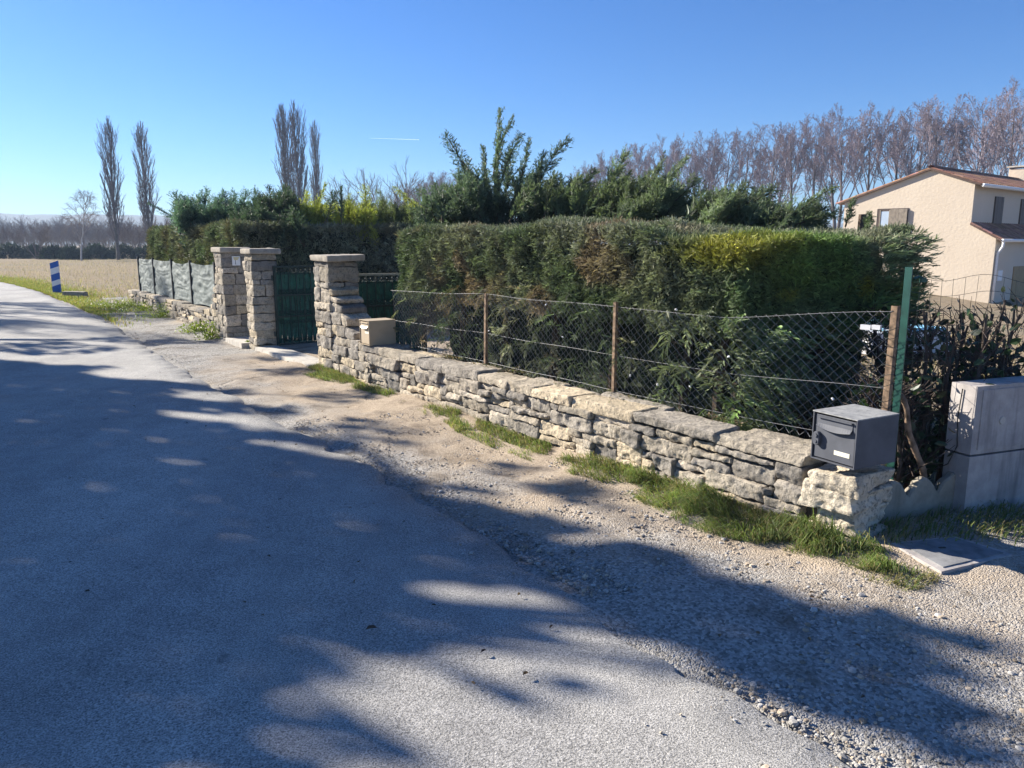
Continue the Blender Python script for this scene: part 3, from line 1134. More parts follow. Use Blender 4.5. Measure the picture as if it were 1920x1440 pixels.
# ---------------------------------------------------------------- corner pieces
# scalloped concrete edging
ed = MB()
e0, e1 = np.array([2.13, 4.27]), np.array([2.775, 4.50])
dd = nrm(e1 - e0)
nv = np.array([dd[1], -dd[0]])
L = np.linalg.norm(e1 - e0)
xs = np.linspace(0, 1, 60)
lob = np.array([0.145 + 0.11 * max(0.0, math.sin(((x * 3.0) % 1.0) * math.pi)) ** 0.8 for x in xs])
lob = lob + 0.012 * vnoise(np.stack([xs * 30, xs * 0, xs * 0], -1), 4)
lob[-4:] = np.minimum(lob[-4:], 0.17)
vv, ff = [], []
for k, x in enumerate(xs):
    q = e0 + dd * L * x
    for (off, z_) in ((0.0, -0.03), (0.0, lob[k] - 0.012), (-0.012, lob[k]), (-0.043, lob[k]), (-0.055, lob[k] - 0.012), (-0.055, -0.03)):
        vv.append([q[0] + nv[0] * off, q[1] + nv[1] * off, z_ + 0.02])
for k in range(59):
    for j in range(5):
        ff.append((k * 6 + j, k * 6 + 6 + j, k * 6 + 7 + j, k * 6 + 1 + j))
ed.add(vv, ff)
ed.f.append(np.array([[0, 1, 2], [0, 2, 3], [0, 3, 4], [0, 4, 5]]))
ed.f.append(np.array([[0, 2, 1], [0, 3, 2], [0, 4, 3], [0, 5, 4]]) + 59 * 6)
o = ed.build('edging_kerb', M['edging'], origin=(2.45, 4.38, 0))
tag(o, 'scalloped concrete border stone with three worn humps beside the wall end', 'garden edging')

# concrete service cabinet
cf = nrm(np.array([0.935, 0.355]))
cb = np.array([-cf[1], cf[0]])
co_ = np.array([2.706, 4.392])
F3, B3 = np.array([*cf, 0.0]), np.array([*cb, 0.0])
cab = thing('service_cabinet', (2.95, 4.55, 0), 'grey streaked concrete service cabinet standing right of the scalloped edging', 'cabinet')
c3 = np.array([*co_, 0.0])
CW, CD = 0.72, 0.175
mb = MB()
rbox(mb, c3 + np.array([0, 0, 0.07]) + np.array([0, 0, -0.1]), F3 * CW, B3 * CD, np.array([0, 0, 0.355 + 0.08]), 0.008)
mb.build('lower_box', M['cabinet'], cab, smooth=False)
mb = MB()
rbox(mb, c3 + np.array([0, 0, 0.412]), F3 * CW, B3 * CD, np.array([0, 0, 0.418]), 0.008)
mb.build('upper_box', M['cabinet'], cab)
mb = MB()
rbox(mb, c3 + F3 * 0.05 - B3 * 0.006 + np.array([0, 0, 0.44]), F3 * 0.56, B3 * 0.016, np.array([0, 0, 0.365]), 0.004)
dr = mb.build('door', M['cabinet'], cab)
mb = MB()
mb.tube([c3 + F3 * 0.225 - B3 * 0.004 + np.array([0, 0, 0.61]), c3 + F3 * 0.225 - B3 * 0.012 + np.array([0, 0, 0.61])], 0.023, 20)
mb.build('disc', M['slab'], dr)
mb = MB()
mb.tube([c3 + B3 * 0.09 - F3 * 0.006 + np.array([0, 0, 0.80]), c3 + B3 * 0.10 - F3 * 0.009 + np.array([0, 0, 0.62]), c3 + B3 * 0.085 - F3 * 0.008 + np.array([0, 0, 0.45]),
         c3 + B3 * 0.13 - F3 * 0.012 + np.array([0, 0, 0.33]), c3 + B3 * 0.21 - F3 * 0.02 + np.array([0, 0, 0.27])], 0.0035, 5)
mb.build('cable', M['black'], cab)

# inspection cover in the ground
cv = thing('inspection_cover', gnd(1780, 1055), 'dark concrete inspection cover with pale rim lying in the grass by the wall end', 'ground cover')
q4 = [gnd(1668, 1040), gnd(1787, 1026), gnd(1898, 1062), gnd(1763, 1096)]
c0_ = sum(q4) / 4
mb = MB()
def slab_quad(mb, q4, z0, z1, r=0.006):
    a, b_, c, d = [np.array(q) for q in q4]
    c8 = np.zeros((2, 2, 2, 3))
    for k, zz in enumerate((z0, z1)):
        for (i, j, q) in ((0, 0, d), (1, 0, c), (0, 1, a), (1, 1, b_)):
            c8[i, j, k] = (q[0], q[1], zz)
    block(mb, c8, 0.03, r, 0.004, (1, 1, 1), 3)
vz = float(verge_z(c0_[:1], c0_[1:2])[0])
slab_quad(mb, q4, vz - 0.06, vz + 0.012)
mb.build('rim', M['cabinet'], cv, smooth=True)
mb = MB()
qi = [c0_ + (q - c0_) * 0.84 for q in q4]
slab_quad(mb, qi, vz - 0.01, vz + 0.018, 0.004)
pk = c0_ + (q4[0] - c0_) * 0.1
cvr = mb.build('lid', M['cover'], cv, smooth=True)
mb = MB()
mb.box(pk + np.array([-0.02, 0, vz + 0.017]), (0.035, 0.006, 0), (-0.003, 0.012, 0), (0, 0, 0.004))
mb.build('lifting_slot', M['black'], cvr)

# leaning stick
mb = MB()
sp0, sp1 = at(1733, 905, 4.47), at(1688, 738, 4.42)
pts = [sp0 + (sp1 - sp0) * f + np.array([0.012 * math.sin(f * 9), 0, 0.006 * math.sin(f * 17)]) for f in np.linspace(-0.12, 1.0, 14)]
mb.tube(pts, np.linspace(0.021, 0.015, 14) + 0.002 * np.sin(np.arange(14) * 2.3), 9)
o = mb.build('wooden_stick', M['stick'], origin=sp0, smooth=True)
tag(o, 'peeling brown branch leaning behind the scalloped edging', 'stick')

# pale object in the garden behind the post
mb, mb2 = MB(), MB()
pA, pB = gnd(1632, 668, -0.05), gnd(1752, 664, -0.05)
dv = pB - pA
bv = np.array([-dv[1], dv[0], 0]) / np.linalg.norm(dv[:2])
gw = thing('garden_pool', (pA + pB) / 2, 'low white pool wall with a pale blue rim seen behind the green post', 'pool')
rbox(mb, pA, dv * 1.25, bv * 1.6, np.array([0, 0, 0.36]), 0.03)
mb.build('wall', M['pool'], gw)
rbox(mb2, pA + dv * 0.25 + np.array([0, 0, 0.362]), dv * 0.9, bv * 1.4, np.array([0, 0, 0.05]), 0.01)
mb2.build('rim', M['pale_blue'], gw)

# bollard and culvert head at the bend
bl = thing('roadside_marker', gnd(106, 550), 'blue and white striped marker board standing at the bend of the lane', 'marker post')
bo = gnd(99, 550)
bw, bh = 0.265, 1.07
bx = np.array([1, 0.0, 0])
mb = MB()
th_ = np.array([0, 0.06, 0])
slope = 0.085
bands = [(-0.1, 0.22, 'blue'), (0.22, 0.385, 'white'), (0.385, 0.60, 'blue'), (0.60, 0.80, 'white'), (0.80, 0.985, 'blue')]
for nm in ('blue', 'white'):
    mb = MB()
    for (a, b_, c) in bands:
        if c != nm:
            continue
        v8 = []
        for zz, x in ((a, 0), (a, bw), (b_, bw), (b_, 0)):
            v8.append(bo + bx * x + np.array([0, 0, max(-0.05, zz + (slope if x else 0) * (a > 0 or zz > 0))]))
        v8 += [q + th_ for q in v8]
        mb.add(v8, [(0, 1, 2, 3), (7, 6, 5, 4), (0, 4, 5, 1), (1, 5, 6, 2), (2, 6, 7, 3), (3, 7, 4, 0)])
    mb.build(nm + '_stripes', M[nm], bl)
mb = MB()
ha, hb = gnd(116, 556), gnd(157, 557)
rbox(mb, ha + np.array([0, 0, -0.05]), (hb - ha), np.array([0.0, 0.3, 0]), np.array([0, 0, 0.22]), 0.05)
o = mb.build('culvert_head', M['edging'], origin=ha)
tag(o, 'low grey concrete culvert block lying beside the striped marker', 'concrete block')

# ---------------------------------------------------------------- net fence on the far wall
nf = thing('net_fence', P(16.0, 0.2, 0.42), 'draped grey green shade net on dark posts above the far wall', 'fence')
posts_s = [12.75, 14.55, 16.2, 18.1, 19.9]
for s_ in posts_s:
    mb = MB()
    mb.box(P(s_, 0.13, 0.3), P(0.05, 0) - P(0, 0), P(0, 0.05) - P(0, 0), (0, 0, 1.0))
    mb.build('post', M['black'], nf)
for a, b_ in zip(posts_s[:-1], posts_s[1:]):
    mb = MB()
    u, v_ = np.meshgrid(np.linspace(0, 1, 60), np.linspace(0, 1, 50), indexing='ij')
    zt = 1.26 - 0.05 * np.sin(u * math.pi) * (0.6 + 0.4 * math.sin(a))
    zb = 0.40 + 0.05 * np.sin(u * math.pi)
    z_ = zb + (zt - zb) * v_
    fold = 0.006 * np.sin(34 * (v_ + 0.22 * np.sin(u * math.pi)) + 6.5 * fbm(np.stack([u * 2.2 + a, v_ * 4, u * 0], -1), 3, 5)) * (0.35 + np.sin(u * math.pi))
    t_ = 0.155 + 0.7 * fold + 0.012 * fbm(np.stack([u * 5 + a, v_ * 7, u * 0], -1), 3, 9)
    q = PST(np.stack([a + 0.05 + (b_ - a - 0.05) * u, t_, z_], -1))
    idx = np.arange(u.size).reshape(u.shape)
    mb.add(q.reshape(-1, 3), np.stack([idx[:-1, :-1], idx[1:, :-1], idx[1:, 1:], idx[:-1, 1:]], -1).reshape(-1, 4))
    mb.build('net_panel', M['net'], nf, smooth=True)

# ---------------------------------------------------------------- foliage templates
def spray_template(pairs=6, wid=0.075, droop=0.12, leaflet=0.46):
    v, f = [], []
    def leaf(y0, dx, dy, L, w):
        b0 = len(v)
        px, py = -dy, dx
        z0 = -droop * y0 * y0
        v.extend([(0, y0, z0), (dx * L * .45 + px * w, y0 + dy * L * .45 + py * w, z0 + 0.02), (dx * L, y0 + dy * L, z0 - 0.05), (dx * L * .45 - px * w, y0 + dy * L * .45 - py * w, z0 - 0.02)])
        f.append((b0, b0 + 1, b0 + 2, b0 + 3))
    for k in range(pairs):
        y0 = 0.06 + 0.8 * k / pairs
        L = leaflet * (1 - 0.62 * k / pairs)
        for sgn in (-1, 1):
            leaf(y0 + 0.03 * sgn, sgn * 0.62, 0.78, L, wid * (1 - 0.4 * k / pairs))
    leaf(0.0, 0, 1, 1.0, 0.028)
    leaf(0.72, 0.1, 1, 0.3, 0.05)
    return np.array(v), np.array(f)


SPRAY = spray_template(8, 0.027, 0.12, 0.30)
PLUME = spray_template(11, 0.020, 0.22, 0.40)


def rnd_unit(n, r=rng):
    return nrm(r.normal(size=(n, 3)))


def leaf_cols(pos, base, var, r=rng):
    n = len(pos)
    c = np.asarray(base, float)[None] * (1 + var * r.normal(size=(n, 1)) * 0.6)
    return np.clip(c, 0.004, 0.6)


def hedge_tone(pos, kind):
    p1 = fbm(pos * 1.1, 3, 41)
    p2 = fbm(pos * 2.7, 2, 51)
    p3 = fbm(pos * np.array([0.9, 0.9, 2.0]), 2, 77)
    n = len(pos)
    green = np.array([0.085, 0.115, 0.058])
    grey = np.array([0.185, 0.188, 0.130])
    brown = np.array([0.210, 0.150, 0.105])
    yel = np.array([0.22, 0.21, 0.035])
    fresh = np.array([0.105, 0.165, 0.045])
    c = green + (grey - green) * np.clip(0.45 + 0.8 * p1, 0, 1)[:, None]
    if kind == 'near':
        s, t = st_of(pos[:, 0], pos[:, 1])
        bf = np.clip((p2 - 0.12) * 2.2, 0, 0.75) * np.clip((s - 1.6) / 1.2, 0, 1)
        c = c + (brown - c) * bf[:, None]
        fr = np.clip((2.3 - s) / 1.2, 0, 1) * np.clip(0.55 + p3, 0, 1)
        c = c + (fresh - c) * fr[:, None]
        ye = np.clip(1.15 - np.sqrt(((s - 1.35) / 0.6) ** 2 + ((pos[:, 2] - 1.62) / 0.17) ** 2 + ((t - 0.6) / 0.65) ** 2), 0, 1) * np.clip(0.8 + p2, 0, 1)
        ye = np.maximum(ye, 0.8 * np.clip((fbm(pos * 3.1, 2, 91) - 0.7) * 3, 0, 1) * np.clip((2.6 - s) / 1.0, 0, 1))
        c = c + (yel - c) * np.clip(ye * 1.3, 0, 0.9)[:, None]
    elif kind == 'far':
        bf = np.clip((p2 + 0.15) * 1.4, 0, 0.8)
        s, t = st_of(pos[:, 0], pos[:, 1])
        bf = bf * np.clip((s - 12.3) / 0.6, 0, 1)
        c = c + (np.array([0.125, 0.110, 0.062]) - c) * bf[:, None]
    return np.clip(1.5 * c * (1 + 0.28 * rng.normal(size=(n, 1))), 0.006, 0.6)


def expand(pos, axd, sc2, k=9):
    """one drooping branchlet = a fan of small sprays along its axis"""
    n = len(pos)
    nz = nrm(rnd_unit(n) * 0.6 + np.array([0, 0, 1.0]))
    side = nrm(np.cross(axd, nz))
    P_, A_, S_ = [], [], []
    for j in range(k):
        f = (j + 0.5) / k
        sg = 1 if j % 2 else -1
        P_.append(pos + axd * (sc2 * f * 0.85)[:, None] - np.array([0, 0, 1.0]) * (sc2 * 0.25 * f * f)[:, None] + rng.normal(size=(n, 3)) * (sc2 * 0.03)[:, None])
        A_.append(nrm(axd + side * (0.9 * sg * (1 - 0.6 * f)) + 0.25 * rnd_unit(n) - np.array([0, 0, 0.2 * f])))
        S_.append(sc2 * (0.52 - 0.22 * f) * rng.uniform(0.75, 1.2, n))
    return np.concatenate(P_), np.concatenate(A_), np.concatenate(S_)


def box_hedge(name, label, quads, tops, tone_kind, dens, scl, origin, core_pts, skirts=None):
    """quads: list of (a(s,t), b(s,t), zlo fn, zhi fn, outward (s,t)); tops: list of polygons as (s0,s1,t0,t1)"""
    root = thing(name, origin, label, 'hedge')
    mb = MB()
    for (a, b_, z0, z1, out, dmul) in quads:
        a, b_ = np.array(a, float), np.array(b_, float)
        L = np.hypot(*(b_ - a))
        nc = int(L * (z1 - z0) * dens * dmul / 9)
        n = nc * 9
        u = np.repeat(rng.random(nc), 9)
        w = np.repeat(rng.random(nc), 9)
        depth = np.repeat(np.minimum(rng.exponential(0.055, nc), 0.3), 9)
        u = np.clip(u + rng.normal(0, 0.022, n) / L, 0, 1)
        w = np.clip(w + rng.normal(0, 0.022, n) / (z1 - z0), 0, 1)
        st = a + (b_ - a) * u[:, None]
        z_ = z0 + (z1 - z0) * w
        round_ = 0.22 * np.clip((w - 0.86) / 0.14, 0, 1) ** 2
        depth = depth + rng.exponential(0.015, n)
        o2 = np.array(out, float)
        pos = PST(np.stack([st[:, 0], st[:, 1], z_], -1))
        lump = 0.07 * fbm(pos * 1.7, 3, 12) + 0.04 * fbm(pos * 6, 2, 15)
        od = PST(np.array([[o2[0], o2[1], 0.0]]))[0] - P(0, 0)
        pos = pos + od * (lump - depth - round_ + 0.03)[:, None]
        shade_k = np.repeat(np.clip(1 + 0.3 * rng.normal(size=nc), 0.45, 1.7), 9)[:, None]
        cax = np.repeat(rnd_unit(nc), 9, 0)
        axd = nrm(od * rng.uniform(0.3, 1.0, (n, 1)) + cax * 0.7 + rnd_unit(n) * 0.45 + np.array([0, 0, 0.25]) * rng.normal(0.3, 1.0, (n, 1)))
        nz = nrm(rnd_unit(n) + np.array([0, 0, 0.9]))
        mb.inst(*SPRAY, pos, axd, nz, scl * rng.uniform(0.6, 1.35, n), hedge_tone(pos, tone_kind) * shade_k)
    for (s0, s1, t0, t1, zf) in tops:
        n = int(abs((s1 - s0) * (t1 - t0)) * dens * 0.8)
        s_, t_ = rng.uniform(s0, s1, n), rng.uniform(t0, t1, n)
        pos = PST(np.stack([s_, t_, s_ * 0], -1))
        pos[:, 2] = zf(s_, t_) + 0.05 * fbm(pos * 2.2, 3, 12) - np.minimum(rng.exponential(0.03, n), 0.15)
        axd = nrm(np.array([0, 0, 0.6]) + rnd_unit(n))
        nz = rnd_unit(n)
        mb.inst(*SPRAY, pos, axd, nz, scl * rng.uniform(0.6, 1.3, n), hedge_tone(pos, tone_kind))
    if skirts is not None:
        base_tone = hedge_tone(skirts[0], tone_kind) * rng.uniform(0.75, 1.3, (len(skirts[0]), 1))
        pos, axd, sc2 = expand(*skirts)
        mb.inst(*SPRAY, pos, axd, nrm(rnd_unit(len(pos)) * 0.7 + np.array([0, 0, 1.0])), sc2, np.tile(base_tone, (9, 1)))
    mb.build('foliage', M['leaf'], root)
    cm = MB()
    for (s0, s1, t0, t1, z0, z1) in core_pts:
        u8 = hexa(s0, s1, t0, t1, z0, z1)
        block(cm, u8, 0.12, 0.12, 0.10, (0.035, 0.045, 0.024), 5)  # solid core added to block light; near-black colour stands for inner shade
    cm.build('shade_core', M['bark'], root)
    for (s0, s1, t0, t1, z0, z1) in core_pts:
        k = max(2, int(abs(s1 - s0) / 0.8))
        for j in range(k):
            s_ = s0 + (s1 - s0) * (j + 0.5) / k
            tt = t0 + 0.12
            tk = MB()
            tk.tube([P(s_, tt, -0.1), P(s_ + 0.02, tt + 0.02, 0.5), P(s_ - 0.02, tt + 0.05, 1.2)], [0.05, 0.04, 0.025], 7, (0.10, 0.075, 0.055))
            for q in range(5):
                zz = random.uniform(0.35, 0.95)
                tk.tube([P(s_, tt, zz), P(s_ + random.uniform(-.3, .3), tt - random.uniform(0.02, 0.14), zz + random.uniform(0.0, 0.3))], [0.012, 0.005], 4, (0.13, 0.10, 0.07))
            tk.build('trunk', M['bark'], root)
    return root


def top_near(s, t):
    return 1.63 + 0.16 * np.clip((s - 1.2) / 1.2, 0, 1) + 0.06 * np.clip(t - 0.7, 0, 1.5) * np.clip(2.2 - s, 0, 1) + 0.012 * np.sin(s * 2.3)


# hanging and side shoots through the fence
n = 260
ssk = rng.uniform(1.0, 6.0, n)
zsk = rng.uniform(0.5, 1.25, n)
pos1 = PST(np.stack([ssk, rng.uniform(0.36, 0.52, n), zsk], -1))
ax1 = nrm(np.array([-I0[0], -I0[1], 0]) * 0.5 + rnd_unit(n) * 0.6 + np.array([0, 0, -0.35]))
n2 = 620
f_ = rng.random(n2)
pos2 = PST(np.stack([1.15 + 0.16 * (tq := 0.45 + 2.1 * rng.random(n2)) - 0.42 * rng.random(n2) ** 1.5 + 0.1, tq, 0.35 + 0.75 * rng.random(n2)], -1))
ax2 = nrm(np.array([-W0[0], -W0[1], 0]) * 0.9 + rnd_unit(n2) * 0.6 + np.array([0, 0, -0.1]))
n3 = 260
pos3 = PST(np.stack([1.12 - 0.15 * rng.random(n3), 1.9 + 0.65 * rng.random(n3), 0.95 + 0.75 * rng.random(n3)], -1))
ax3 = nrm(np.array([-W0[0], -W0[1], 0]) * 0.6 + np.array([I0[0], I0[1], 0]) * 0.7 + rnd_unit(n3) * 0.35 + np.array([0, 0, 0.45]))
sk = (np.concatenate([pos1, pos2, pos3]), np.concatenate([ax1, ax2, ax3]), np.concatenate([rng.uniform(0.09, 0.20, n), rng.uniform(0.10, 0.22, n2), rng.uniform(0.09, 0.19, n3)]))
box_hedge('cypress_hedge', 'clipped grey green cypress hedge with brown patches behind the chain link fence',
          [((2.0, 0.52), (6.1, 0.52), 1.02, 1.80, (0, -1), 1.0), ((1.2, 0.52), (2.05, 0.52), 1.0, 1.66, (0, -1), 1.0), ((1.3, 0.74), (6.1, 0.74), 0.35, 1.05, (0, -1), 0.09),
           ((1.2, 0.5), (1.08, 2.6), 1.0, 1.70, (-1, 0), 1.25), ((1.2, 0.6), (1.6, 2.6), 0.3, 1.1, (-1, 0), 0.5),
           ((6.1, 0.5), (6.1, 2.6), 0.5, 1.80, (1, 0), 0.6)],
          [(1.12, 6.15, 0.48, 2.65, top_near)], 'near', 10500, 0.050, P(3.5, 1.5),
          [(1.6, 5.85, 1.0, 2.8, -0.05, 1.10), (1.6, 5.85, 0.80, 2.8, 1.02, 1.58), (1.36, 1.7, 0.72, 2.5, 0.95, 1.52), (1.25, 1.45, 1.5, 2.48, 1.05, 1.54)], sk)
n = 120
box_hedge('cypress_hedge', 'long clipped brownish cypress hedge above the net, turning dark along the driveway',
          [((12.6, 0.5), (20.2, 0.5), 1.08, 2.02, (0, -1), 1.0), ((12.6, 0.5), (12.6, 5.6), 0.4, 2.0, (-1, 0), 0.8), ((20.2, 0.5), (20.2, 2.0), 0.6, 2.0, (1, 0), 0.5),
           ((12.6, 0.6), (20.2, 0.6), 0.4, 1.1, (0, -1), 0.3)],
          [(12.5, 20.2, 0.5, 2.0, lambda s, t: 1.99 + 0 * s + 0.02 * np.sin(s * 2)), (12.5, 13.9, 2.0, 5.6, lambda s, t: 1.97 + 0 * s)], 'far', 2700, 0.09, P(16, 1.3),
          [(12.95, 19.9, 0.85, 1.8, -0.05, 1.85), (12.95, 13.7, 1.7, 5.4, -0.05, 1.85)])

# ---------------------------------------------------------------- untrimmed cypresses
def bez(p0, p1, p2, n):
    f = np.linspace(0, 1, n)[:, None]
    return (1 - f) ** 2 * p0 + 2 * f * (1 - f) * p1 + f * f * p2


def shoot(mb, wood, base, tip, width, colr, bendv=(0, 0, 0.0), dens=1.0, r=rng):
    base, tip = np.array(base), np.array(tip)
    L = np.linalg.norm(tip - base)
    mid = (base + tip) / 2 + np.array(bendv) * L
    ns = int(max(13, 34 * L ** 0.8 * dens))
    k = 10
    f = (np.arange(ns) + r.random(ns)) / ns * 0.93 + 0.06
    ff = f[:, None]
    b0 = (1 - ff) ** 2 * base + 2 * ff * (1 - ff) * mid + ff * ff * tip
    tg = nrm(2 * (1 - ff) * (mid - base) + 2 * ff * (tip - mid))
    pl = nrm(r.normal(size=3))                       # sprays lie roughly in one plane
    sd = np.cross(tg, pl)
    sd = nrm(sd * np.where(np.arange(ns) % 2, 1, -1)[:, None] + 0.55 * rnd_unit(ns, r))
    sl_ = width * (1.75 - 1.15 * f) * r.uniform(0.65, 1.25, ns)
    d0 = nrm(tg * 1.15 + sd * 0.62 + np.array([0, 0, 0.06]))
    g = (np.arange(k) + 0.5) / k
    tip_droop = np.array([0, 0, -0.22])
    pos = b0[:, None] + d0[:, None] * (sl_[:, None] * g)[..., None] + tip_droop * (sl_[:, None] * g ** 2)[..., None] + r.normal(size=(ns, k, 3)) * 0.006
    s2 = np.cross(d0, pl)[:, None] * np.where(np.arange(k) % 2, 1, -1)[None, :, None]
    axd = nrm(d0[:, None] + 0.75 * s2 + 0.3 * r.normal(size=(ns, k, 3)) - np.array([0, 0, 0.25]) * g[None, :, None])
    sz = (0.030 + 0.20 * sl_)[:, None] * (1.15 - 0.7 * g)[None] * r.uniform(0.8, 1.25, (ns, k))
    c = 1.35 * np.asarray(colr)[None] * (1 + 0.25 * r.normal(size=(ns, 1)))
    c = np.repeat(np.clip(c, 0.01, 0.5), k, 0)
    pos, axd, sz = pos.reshape(-1, 3), axd.reshape(-1, 3), sz.reshape(-1)
    mb.inst(*PLUME, pos, axd, nrm(np.cross(axd, rnd_unit(len(pos), r))), sz, c)
    # the leading tip itself
    m_ = 16
    f = np.linspace(0.1, 1.0, m_)[:, None]
    tp_ = (1 - f) ** 2 * base + 2 * f * (1 - f) * mid + f * f * tip
    ta = nrm(2 * (1 - f) * (mid - base) + 2 * f * (tip - mid) + 0.35 * rnd_unit(m_, r))
    mb.inst(*PLUME, tp_, ta, rnd_unit(m_, r), 0.05 + 0.25 * width * (1 - 0.5 * f[:, 0]), c[:m_])
    wood.tube(bez(base, mid, tip, 8), np.linspace(0.006 + 0.007 * L, 0.002, 8), 5, (0.11, 0.085, 0.06))


def wild_cypress(name, label, trunk_base, shoots, colr, fill=None, width_mul=1.0):
    root = thing(name, trunk_base, label, 'conifer', 'untrimmed cypresses behind the hedges')
    mb, wd = MB(), MB()
    tb = np.array(trunk_base)
    for (tx, ty, bx_, by, Y, w, bend) in shoots:
        c = np.array(colr) * random.uniform(0.85, 1.2)
        Yt = Y + random.uniform(-0.35, 0.35)
        shoot(mb, wd, at(bx_, by, Y), at(tx, ty, Yt), w * width_mul, c, bend)
    if fill:
        for (x0, x1, y0, y1, Y, dY, n_, w, lx) in fill:
            for _ in range(int(n_ * 1.7)):
                x, y = random.uniform(x0, x1), random.uniform(y0, y1)
                Yq = Y + random.uniform(-dY, dY)
                bx_ = x - lx * random.uniform(0.3, 1.2) + random.uniform(-12, 12)
                shoot(mb, wd, at(bx_, max(y + random.uniform(25, 70), y1), Yq), at(x, y, Yq + random.uniform(-0.3, 0.3)), w * random.uniform(0.75, 1.2), np.array(colr) * random.uniform(0.75, 1.25), (random.uniform(-0.08, 0.08), 0, random.uniform(-0.08, 0.06)), 0.8)
    topz = 1.9
    tk = MB()
    tk.tube([tb + np.array([0, 0, -0.1]), tb + np.array([0.02, 0, 1.0]), tb + np.array([0, 0, topz])], [0.09, 0.07, 0.035], 8, (0.11, 0.08, 0.06))
    mb.build('foliage', M['shoot'], root)
    wd.build('branches', M['bark'], root)
    tk.build('trunk', M['bark'], root)
    return root


random.seed(77)
BG = (0.085, 0.118, 0.085)
OL = (0.095, 0.120, 0.045)
YG = (0.28, 0.30, 0.06)
wild_cypress('cypress_tree', 'tallest untrimmed cypress with arching tips above the middle of the near hedge', (*P(5.3, 2.3)[:2], 0),
             [(938, 212, 930, 400, 9.9, 0.24, (-0.03, 0, 0.0)), (962, 222, 925, 330, 9.8, 0.15, (-0.10, 0, 0.05)), (836, 256, 890, 400, 9.7, 0.20, (0.10, 0, 0.16)), (1062, 264, 985, 400, 9.9, 0.21, (-0.02, 0, 0.16)),
              (992, 268, 965, 390, 10.0, 0.20, (0, 0, 0)), (975, 254, 935, 360, 9.8, 0.18, (-0.06, 0, 0.05)), (905, 280, 915, 400, 10.0, 0.23, (0, 0, 0)), (955, 285, 945, 400, 10.1, 0.23, (0, 0, 0)),
              (874, 310, 900, 420, 9.8, 0.22, (0, 0, 0.05)), (890, 330, 905, 420, 9.6, 0.22, (0, 0, 0)), (1010, 312, 975, 420, 9.9, 0.22, (0, 0, 0.05)), (1020, 290, 985, 400, 10.1, 0.18, (0, 0, 0.08))],
             BG, [(850, 1010, 330, 415, 9.8, 0.5, 34, 0.22, 0), (780, 900, 350, 415, 9.6, 0.5, 22, 0.20, -18)])
wild_cypress('cypress_tree', 'grey green cypress with shoots slanting right, next right of the tallest one', (*P(4.1, 2.5)[:2], 0),
             [(1173, 290, 1120, 400, 9.2, 0.22, (-0.02, 0, 0.04)), (1112, 322, 1060, 400, 9.3, 0.22, (0, 0, 0.05)), (1085, 335, 1040, 410, 9.2, 0.22, (0, 0, 0.04)), (1040, 330, 1010, 410, 9.5, 0.2, (0, 0, 0.03)),
              (1160, 318, 1110, 410, 9.0, 0.24, (0, 0, 0.0)), (1178, 330, 1120, 410, 9.1, 0.2, (0, 0, 0.0))],
             (0.115, 0.145, 0.085), [(1000, 1180, 335, 415, 9.2, 0.5, 40, 0.21, 34)])
wild_cypress('cypress_tree', 'feathery cypress whose shoots lean right in front of the bare plane row', (*P(3.1, 2.6)[:2], 0),
             [(1285, 300, 1200, 400, 8.6, 0.2, (0, 0, 0.03)), (1240, 305, 1180, 400, 8.7, 0.22, (0, 0, 0.03)), (1306, 340, 1230, 410, 8.5, 0.21, (0, 0, 0.0)), (1322, 358, 1240, 415, 8.4, 0.2, (0, 0, 0.0)), (1215, 325, 1170, 410, 8.8, 0.2, (0, 0, 0))],
             (0.120, 0.150, 0.092), [(1170, 1300, 335, 415, 8.6, 0.5, 30, 0.21, 36)])
wild_cypress('cypress_tree', 'low cypress with flat slanting sprays just left of the house', (*P(2.2, 2.7)[:2], 0),
             [(1452, 352, 1345, 412, 7.9, 0.2, (0, 0, 0.02)), (1440, 365, 1330, 415, 7.8, 0.21, (0, 0, 0.02)), (1400, 352, 1320, 412, 8.0, 0.2, (0, 0, 0.03)), (1462, 385, 1360, 420, 7.8, 0.2, (0, 0, 0))],
             (0.115, 0.145, 0.092), [(1320, 1450, 365, 415, 7.9, 0.4, 26, 0.2, 44)])
wild_cypress('cypress_tree', 'last small cypress shoots in front of the house eave', (*P(1.7, 2.8)[:2], 0),
             [(1560, 352, 1480, 412, 7.3, 0.13, (0, 0, 0.06)), (1568, 400, 1480, 425, 7.2, 0.15, (0, 0, 0.02)), (1530, 385, 1455, 420, 7.3, 0.17, (0, 0, 0.02)), (1632, 408, 1625, 432, 6.8, 0.10, (0, 0, 0)), (1600, 375, 1585, 425, 7.0, 0.06, (0, 0, 0))],
             (0.10, 0.13, 0.085), [(1440, 1545, 388, 420, 7.4, 0.3, 16, 0.17, 40)])
wild_cypress('cypress_tree', 'blue green spreading cypress with one long low branch above the far hedge', (*P(17.0, 2.2)[:2], 0),
             [(281, 382, 345, 422, 20.4, 0.16, (0, 0, 0.04)), (330, 367, 350, 418, 19.4, 0.32, (0, 0, 0.02)), (388, 360, 380, 418, 18.6, 0.36, (0, 0, 0)), (372, 372, 370, 418, 18.8, 0.34, (0, 0, 0)), (420, 362, 400, 418, 17.6, 0.32, (0, 0, 0.06)),
              (440, 365, 430, 418, 17.4, 0.3, (0, 0, 0)), (462, 362, 450, 418, 17.2, 0.3, (0, 0, 0.03)), (478, 358, 480, 418, 17.0, 0.28, (0, 0, 0.03))],
             (0.075, 0.125, 0.10), [(330, 490, 378, 415, 17.6, 0.6, 40, 0.36, 0)])
